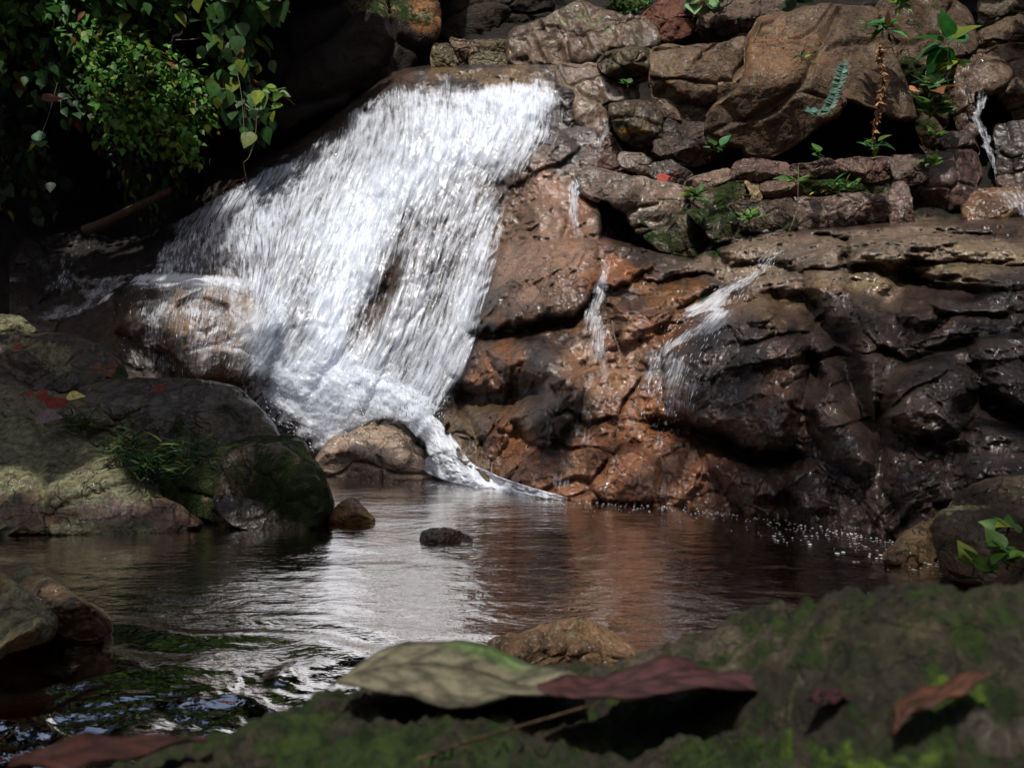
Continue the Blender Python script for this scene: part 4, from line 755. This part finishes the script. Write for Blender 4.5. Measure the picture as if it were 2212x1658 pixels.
rosette("grassy tuft high on the tall mossy boulder at the top", 1945, 12, 8.75, 26, .12, (.11, .24, .04), 20, up=.7)
rosette("spiky green fern with a dry root hanging below it", 1908, 62, 8.65, 34, .13, (.06, .17, .05), 21, up=.3, name="fern")
rosette("broad glossy leaved plant sprouting right of the tall mossy boulder", 2050, 95, 8.3, 9, .27, (.03, .15, .03), 22, TPL, up=.15)
rosette("yellow green sprig under the broad glossy plant", 2060, 135, 8.3, 10, .10, (.13, .19, .02), 23, TPL, up=-.1)
rosette("tiny sprig on the left face of the biggest boulder", 1732, 124, 8.5, 9, .08, (.06, .13, .03), 24)
for k, (u, v, s, n, l) in enumerate([(2020, 190, .13, 22, "light green seedling cluster right of the hanging dry root"), (2010, 235, .14, 20, "light green seedling cluster just above the black hollow's right end"), (2022, 295, .09, 12, "small seedling below the light green clusters"), (1890, 318, .10, 14, "dark green sprig at the lower end of the hanging dry root"),
    (2008, 355, .08, 10, "pale seedling on the top ledge row's right end"), (1768, 335, .07, 8, "tiny green sprout on top of the ledge blocks"), (1545, 320, .08, 10, "green sprout below the tan brown boulder"), (1355, 184, .07, 7, "tiny green leaves on the waterfall lip shoulder"), (1720, 395, .09, 16, "mossy tuft with a dry stem in the middle of the ledge"), (1800, 410, .08, 22, "bright moss tuft beside the yellow spot on the ledge"), (1830, 405, .08, 18, "bright grassy tuft at the right of the ledge moss"), (1620, 470, .08, 20, "bright moss tuft low on the ledge's left half"), (1500, 425, .10, 30, "dark green moss tuft left of the ledge blocks")]):
    rosette(l, u, v, 7.85 if 300 < v < 500 else 8.3, n, s, (.07, .16, .03) if k % 3 else (.05, .13, .04), 30+k, TPLN if v > 380 else TPL)
# plant strings
def string_leaves(label, pl, Y, size, c0, seed, n=30, name="hanging_vine", pair=True):
    rs = np.random.RandomState(seed); q = cr(pl, n); y = Y+np.linspace(0, -.05, n); p = P(q[:, 0], q[:, 1], y); e = empty(name, p[0], label, "plant"); p = p-p[0]
    B = np.repeat(p, 2, 0); D = np.tile(np.array([[1, -.2, .1], [-1, -.2, -.2]]), (n, 1))+rs.randn(2*n, 3)*.15
    leaves("foliage", B, D, np.tile([0, -1, .3], (2*n, 1)), np.full(2*n, size)*(1+.15*rs.randn(2*n)), greens(2*n, rs, c0, .2, 0, 0), TPLR, LEAF, e, seed)
    tubes("stem", [(p, .003, .002, 5)], BARK, e)
string_leaves("blue green creeper with paired leaves crawling down the biggest boulder", [(1822, 138), (1812, 175), (1800, 210), (1785, 235), (1765, 245), (1752, 238)], 8.42, .055, (.07, .15, .11), 40, 26)
def drystring():
    q = cr([(1900, 95), (1905, 140), (1908, 180), (1898, 230), (1890, 270), (1888, 300)], 60); p = P(q[:, 0], q[:, 1], 8.55+0*q[:, 0]); e = empty("hanging_root", p[0], "dry brown shaggy root string dangling in front of the tall mossy boulder", "root"); p = p-p[0]
    rs = np.random.RandomState(5); n = 220; i = rs.randint(0, 60, n); D = rs.randn(n, 3)*.5; D[:, 2] -= 1
    leaves("dry_frond", p[i], D, rs.randn(n, 3), .03+.05*rs.rand(n), np.tile([.24, .13, .06], (n, 1))*(.5+rs.rand(n, 1)), TPLN, DRY, e, 3); tubes("stem", [(p, .008, .005, 6)], BARK, e)
drystring()
def twig(label, pls, name="vine_stem", cat="vine", Y=6.8, r=.004, mat=None):
    o = tubes(name, [(P(cr(pl, 30)[:, 0], cr(pl, 30)[:, 1], Y+.03*fbm(np.stack([cr(pl, 30)[:, 0]/40]*3, -1), 2, 3)), r, r*.6, 5) for pl in pls], mat or BARK, None); return tag(o, label, cat)
TWM = simple("pale_twig", (.16, .13, .10, 1), .8)
twig("two thin aerial roots hanging from the large leaved vine", [[(512, 155), (522, 210), (528, 290)], [(552, 225), (553, 280), (540, 335), (527, 350)]], Y=9.6, r=.0035, mat=TWM)
twig("long thin dark tendril dangling in front of the waterfall's left side", [[(525, 350), (535, 400), (548, 450), (540, 500), (520, 580)]], Y=9.1, r=.0035)
twig("thin straight tendril with one leaf at its end by the left edge", [[(124, 180), (108, 240), (90, 290), (77, 322)]], Y=9.9, r=.0035, mat=TWM)
shrub("single rounded leaf pair at the end of the straight tendril", "60,318 96,318 96,336 60,336", 9.85, 4, .15, (.05, .11, .05), 15, TPLR, .2, 2, root=(77, 320), side=.2)
twig("pale bare twig crossing behind the large leaved vine", [[(380, 87), (420, 85), (450, 76), (490, 60), (520, 62)]], Y=9.9, r=.006, mat=TWM)
twig("thin pale stalk running up the face of the stacked ledge", [[(1725, 355), (1724, 400), (1722, 450), (1712, 480), (1700, 510)]], name="dry_stem", cat="stem", Y=7.6, r=.003, mat=TWM)
twig("pale cream mineral streak running down the orange bedrock like a stick", [[(1322, 692), (1326, 720), (1333, 745), (1342, 770)]], name="stick", cat="stick", Y=6.95, r=.006, mat=TWM)
twig("orange brown fallen trunk lying in the shade of the left bank", [[(180, 500), (230, 480), (290, 450), (370, 410)]], name="fallen_branch", cat="branch", Y=10.1, r=.06)
for k, (u, v, Y, s, n, l) in enumerate([(2180, 1150, 3.35, .065, 6, "bright three leaved seedling on the mossy boulder at the right edge"), (2110, 1222, 3.1, .06, 9, "small green sprig at the foot of the right mossy boulder"), (2185, 1205, 3.1, .07, 8, "small green sprig at the right edge above the near slab")]):
    rosette(l, u, v, Y, n, s, (.06, .15, .02), 60+k, TPL, up=.6)
# grass tufts on the left bank
for k, (u, v, Y, n, l) in enumerate([(270, 975, 5.2, 60, "dark green grassy moss tuft in the crack between the left boulders"), (320, 1010, 5.05, 70, "dark green grassy tuft lower in the crack above the pool"), (425, 985, 4.95, 40, "small fern like tuft on the mossy rounded boulder"), (170, 915, 5.6, 30, "grass tuft beside the fallen leaves on the grey sloping slab")]):
    rosette(l, u, v, Y, n*4, .075, (.014, .040, .008), 70+k, TPLG, "grass_tuft", .6, "grass", .045)

# ------------------------------------------------------------------ fallen leaves
def lm(name, upper, mid, lower, Yu, Ym, Yl, label, col, veins=7, mat=None, col2=None, n=60, m=12, seed=0, dark=None, curl=.0):
    u, c, l = cr(upper, n), cr(mid, n), cr(lower, n); T = np.linspace(0, 1, n)
    yu = np.interp(T, np.linspace(0, 1, len(Yu)), Yu); ym = np.interp(T, np.linspace(0, 1, len(Ym)), Ym); yl = np.interp(T, np.linspace(0, 1, len(Yl)), Yl)
    yu, ym, yl = yu*.93, ym*.93, yl*.93
    U, C, L_ = P(u[:, 0], u[:, 1], yu), P(c[:, 0], c[:, 1], ym), P(l[:, 0], l[:, 1], yl); rows = []; tint = []
    for k in range(-m, m+1):
        s = abs(k)/m; q = C*(1-s)+(U if k < 0 else L_)*s; q = q.copy(); bow = 4*s*(1-s)*.004
        vein = np.exp(-(((T*veins-s*1.1) % 1-.5)/.13)**2); rib = math.exp(-(s/.07)**2)
        q[:, 1] -= bow; q[:, 2] += .0012*vein*(1-rib)+.002*np.sin(T*17+seed+k*.2)*s; q[:, 1] -= .002*rib
        rows.append(q); cc = np.array(col)[None]*(1-.7*np.maximum(vein*.75*(s < .97), rib))[:, None]
        if col2 is not None: w = (ss(.35, .6, T)*ss(.9, .65, T) if k < 0 else T*0)*ss(.35, .8, s); cc = cc*(1-w[:, None])+np.array(col2)*w[:, None]
        if s > .9: cc = cc*.5
        tint.append(cc)
    V = np.array(rows); N = gnorm(V)*.0006; tint = np.array(tint).reshape(-1, 3); V2 = np.concatenate([(V+N).reshape(-1, 3), (V-N).reshape(-1, 3)]); K = V.shape[0]*V.shape[1]
    ctr = V2.mean(0); o = mesh(name, V2-ctr, [gridF(n, 2*m+1), gridF(n, 2*m+1, off=K)[:, ::-1]], mat or DRY, None, {'tint': np.concatenate([tint, tint])}); o.location = [float(x) for x in ctr]
    return tag(o, label, "leaf")
lm("fallen_leaf", [(718, 1474), (790, 1425), (880, 1388), (960, 1381), (1050, 1398), (1130, 1425), (1200, 1444), (1262, 1468)], [(718, 1474), (800, 1446), (880, 1433), (960, 1436), (1050, 1455), (1130, 1482), (1262, 1480)],
   [(718, 1474), (800, 1486), (880, 1508), (950, 1523), (1040, 1520), (1130, 1505), (1200, 1492), (1262, 1484)], [.84, .93, .93, .86], [.84, .88, .88, .85], [.84, .80, .79, .84], "large pale tan leaf with dark veins lying on the near mossy slab", (.105, .095, .060), 5, col2=(.06, .10, .03))
lm("fallen_leaf", [(1160, 1478), (1225, 1464), (1295, 1462), (1345, 1442), (1450, 1421), (1530, 1446), (1580, 1442), (1640, 1426), (1682, 1418), (1700, 1440), (1745, 1452), (1765, 1468)], [(1160, 1479), (1235, 1488), (1300, 1488), (1400, 1468), (1520, 1458), (1620, 1452), (1765, 1470)],
   [(1160, 1480), (1220, 1508), (1300, 1513), (1400, 1500), (1500, 1494), (1600, 1486), (1680, 1492), (1765, 1472)], [.80, .86, .88, .86], [.79, .82, .83, .84], [.78, .76, .76, .82], "large maroon curled leaf casting a black shadow on the near mossy slab", (.048, .019, .017), 6, seed=2)
lm("fallen_leaf", [(1930, 1560), (1935, 1510), (1990, 1490), (2060, 1465), (2120, 1448), (2135, 1450)], [(1930, 1565), (1960, 1520), (2020, 1505), (2080, 1475), (2135, 1452)], [(1925, 1580), (1980, 1535), (2050, 1510), (2100, 1480), (2136, 1455)], [.63, .65, .65], [.625, .64, .645], [.62, .63, .64], "narrow rusty brown dry leaf lying at the right of the near slab", (.055, .021, .010), 4, seed=3)
lm("fallen_leaf", [(25, 1640), (110, 1605), (190, 1588), (260, 1588), (370, 1592), (450, 1590)], [(25, 1645), (150, 1625), (260, 1605), (370, 1600), (450, 1592)], [(25, 1650), (120, 1662), (220, 1650), (320, 1625), (400, 1605), (450, 1594)], [.66, .70, .74, .74], [.66, .68, .71, .74], [.65, .65, .68, .73], "blurred reddish brown leaf at the bottom left corner of the near slab", (.035, .011, .007), 4, seed=4)
lm("fallen_leaf", [(1740, 1505), (1765, 1492), (1800, 1488), (1838, 1503)], [(1740, 1506), (1790, 1498), (1838, 1505)], [(1740, 1508), (1780, 1515), (1810, 1512), (1838, 1507)], [.69, .70, .70], [.69, .695, .695], [.685, .68, .685], "small dark maroon leaf scrap right of the big maroon leaf", (.03, .009, .009), 3, seed=5)
o = twig("long thin dark twig lying on the near mossy slab below the leaves", [[(820, 1668), (900, 1640), (1000, 1605), (1100, 1575), (1200, 1545), (1300, 1515)]], name="twig", cat="twig", Y=.70, r=.0016)
o = twig("short curved dark stem right of the big maroon leaf", [[(1700, 1455), (1745, 1440), (1775, 1420)], [(1720, 1470), (1740, 1480), (1790, 1482)]], name="leaf_stalk", cat="twig", Y=.79, r=.002)
for k, (u, v, Y, s, c, l) in enumerate([(50, 752, 6.7, .09, (.14, .02, .012), "crimson fallen leaf near the lichen boulder at the left edge"), (72, 853, 5.75, .06, (.15, .025, .015), "small red leaf left of the red pair on the grey sloping slab"), (103, 851, 5.75, .08, (.17, .025, .015), "topmost of the bright red leaves on the grey sloping slab"), (106, 860, 5.7, .08, (.14, .02, .012), "red leaf just below the topmost red one"),
     (143, 857, 5.7, .11, (.50, .42, .13), "cream yellow fallen leaf beside the red leaves"), (102, 880, 5.6, .15, (.16, .02, .012), "larger crimson leaf lying in moss on the left bank"), (78, 905, 5.5, .16, (.15, .11, .12), "dull purple leaf on the left bank slab"), (332, 841, 5.75, .08, (.13, .02, .012), "dark red leaf on the smooth domed boulder"), (288, 943, 5.3, .09, (.13, .03, .015), "red leaf in the crack under the domed boulder"),
     (1418, 386, 8.15, .14, (.22, .03, .02), "red leaf on the slanted wet grey slab"), (1446, 389, 8.1, .13, (.20, .03, .02), "second red leaf touching the first on the slanted grey slab"), (90, 215, 9.3, .2, (.09, .03, .018), "rust brown dead leaf hanging in the left foliage"), (1965, 195, 8.3, .16, (.30, .15, .07), "curled tan dead leaf caught right of the dry root"), (1748, 422, 7.8, .05, (.5, .42, .03), "tiny yellow leaf on the ledge moss")]):
    rs = np.random.RandomState(k); loc = P(u, v, Y); th = rs.rand()*6.28
    o = leaves("fallen_leaf", np.zeros((1, 3)), np.array([[math.cos(th), .3*math.sin(th), .15]]), np.array([[.1, -.8, .75]]), [s], np.array([c]), TPLR if k % 2 else TPL, DRY, None); o.location = [float(x) for x in loc]; tag(o, l, "leaf")

# ------------------------------------------------------------------ leaf patches added overhead, out of view, to shade the gorge
def canopy():
    rs = np.random.RandomState(11); B = []; 
    for (x0, x1, y0, y1, z0, n) in [(-10, -5.6, 8.2, 14, 5.6, 3400), (-6, -3.5, 6.3, 8.3, 5.6, 600), (-6, -1.75, 9.4, 13, 5.4, 2800), (-4.4, -1.5, 2.7, 5.1, 5.0, 800), (-6, 4, -2.5, 2, 8.6, 1000), (-4.5, -2, -.5, 2.0, 5, 300), (4.5, 10, 1, 12, 6.0, 3000), (-10, 8, 12.6, 17, 5.6, 7500)]:
        p = np.stack([x0+(x1-x0)*rs.rand(n), y0+(y1-y0)*rs.rand(n), z0+(.9 if y0 < 12 else 5.5)*rs.rand(n)], -1); k = fbm(p*1.3, 3, 5) > -.45; B.append(p[k])
    B = np.concatenate(B); n = len(B); D = rs.randn(n, 3); D[:, 2] *= .3; sz = .30*np.exp(rs.randn(n)*.3)
    return leaves("shade_canopy", B, D, np.tile([0, 0, 1.], (n, 1))+rs.randn(n, 3)*.3, sz, greens(n, rs, (.006, .010, .004), .5, .0), TPL, LEAF, None)
tag(canopy(), "leaf canopy added above the frame to shade the gorge", "foliage", kind='stuff')
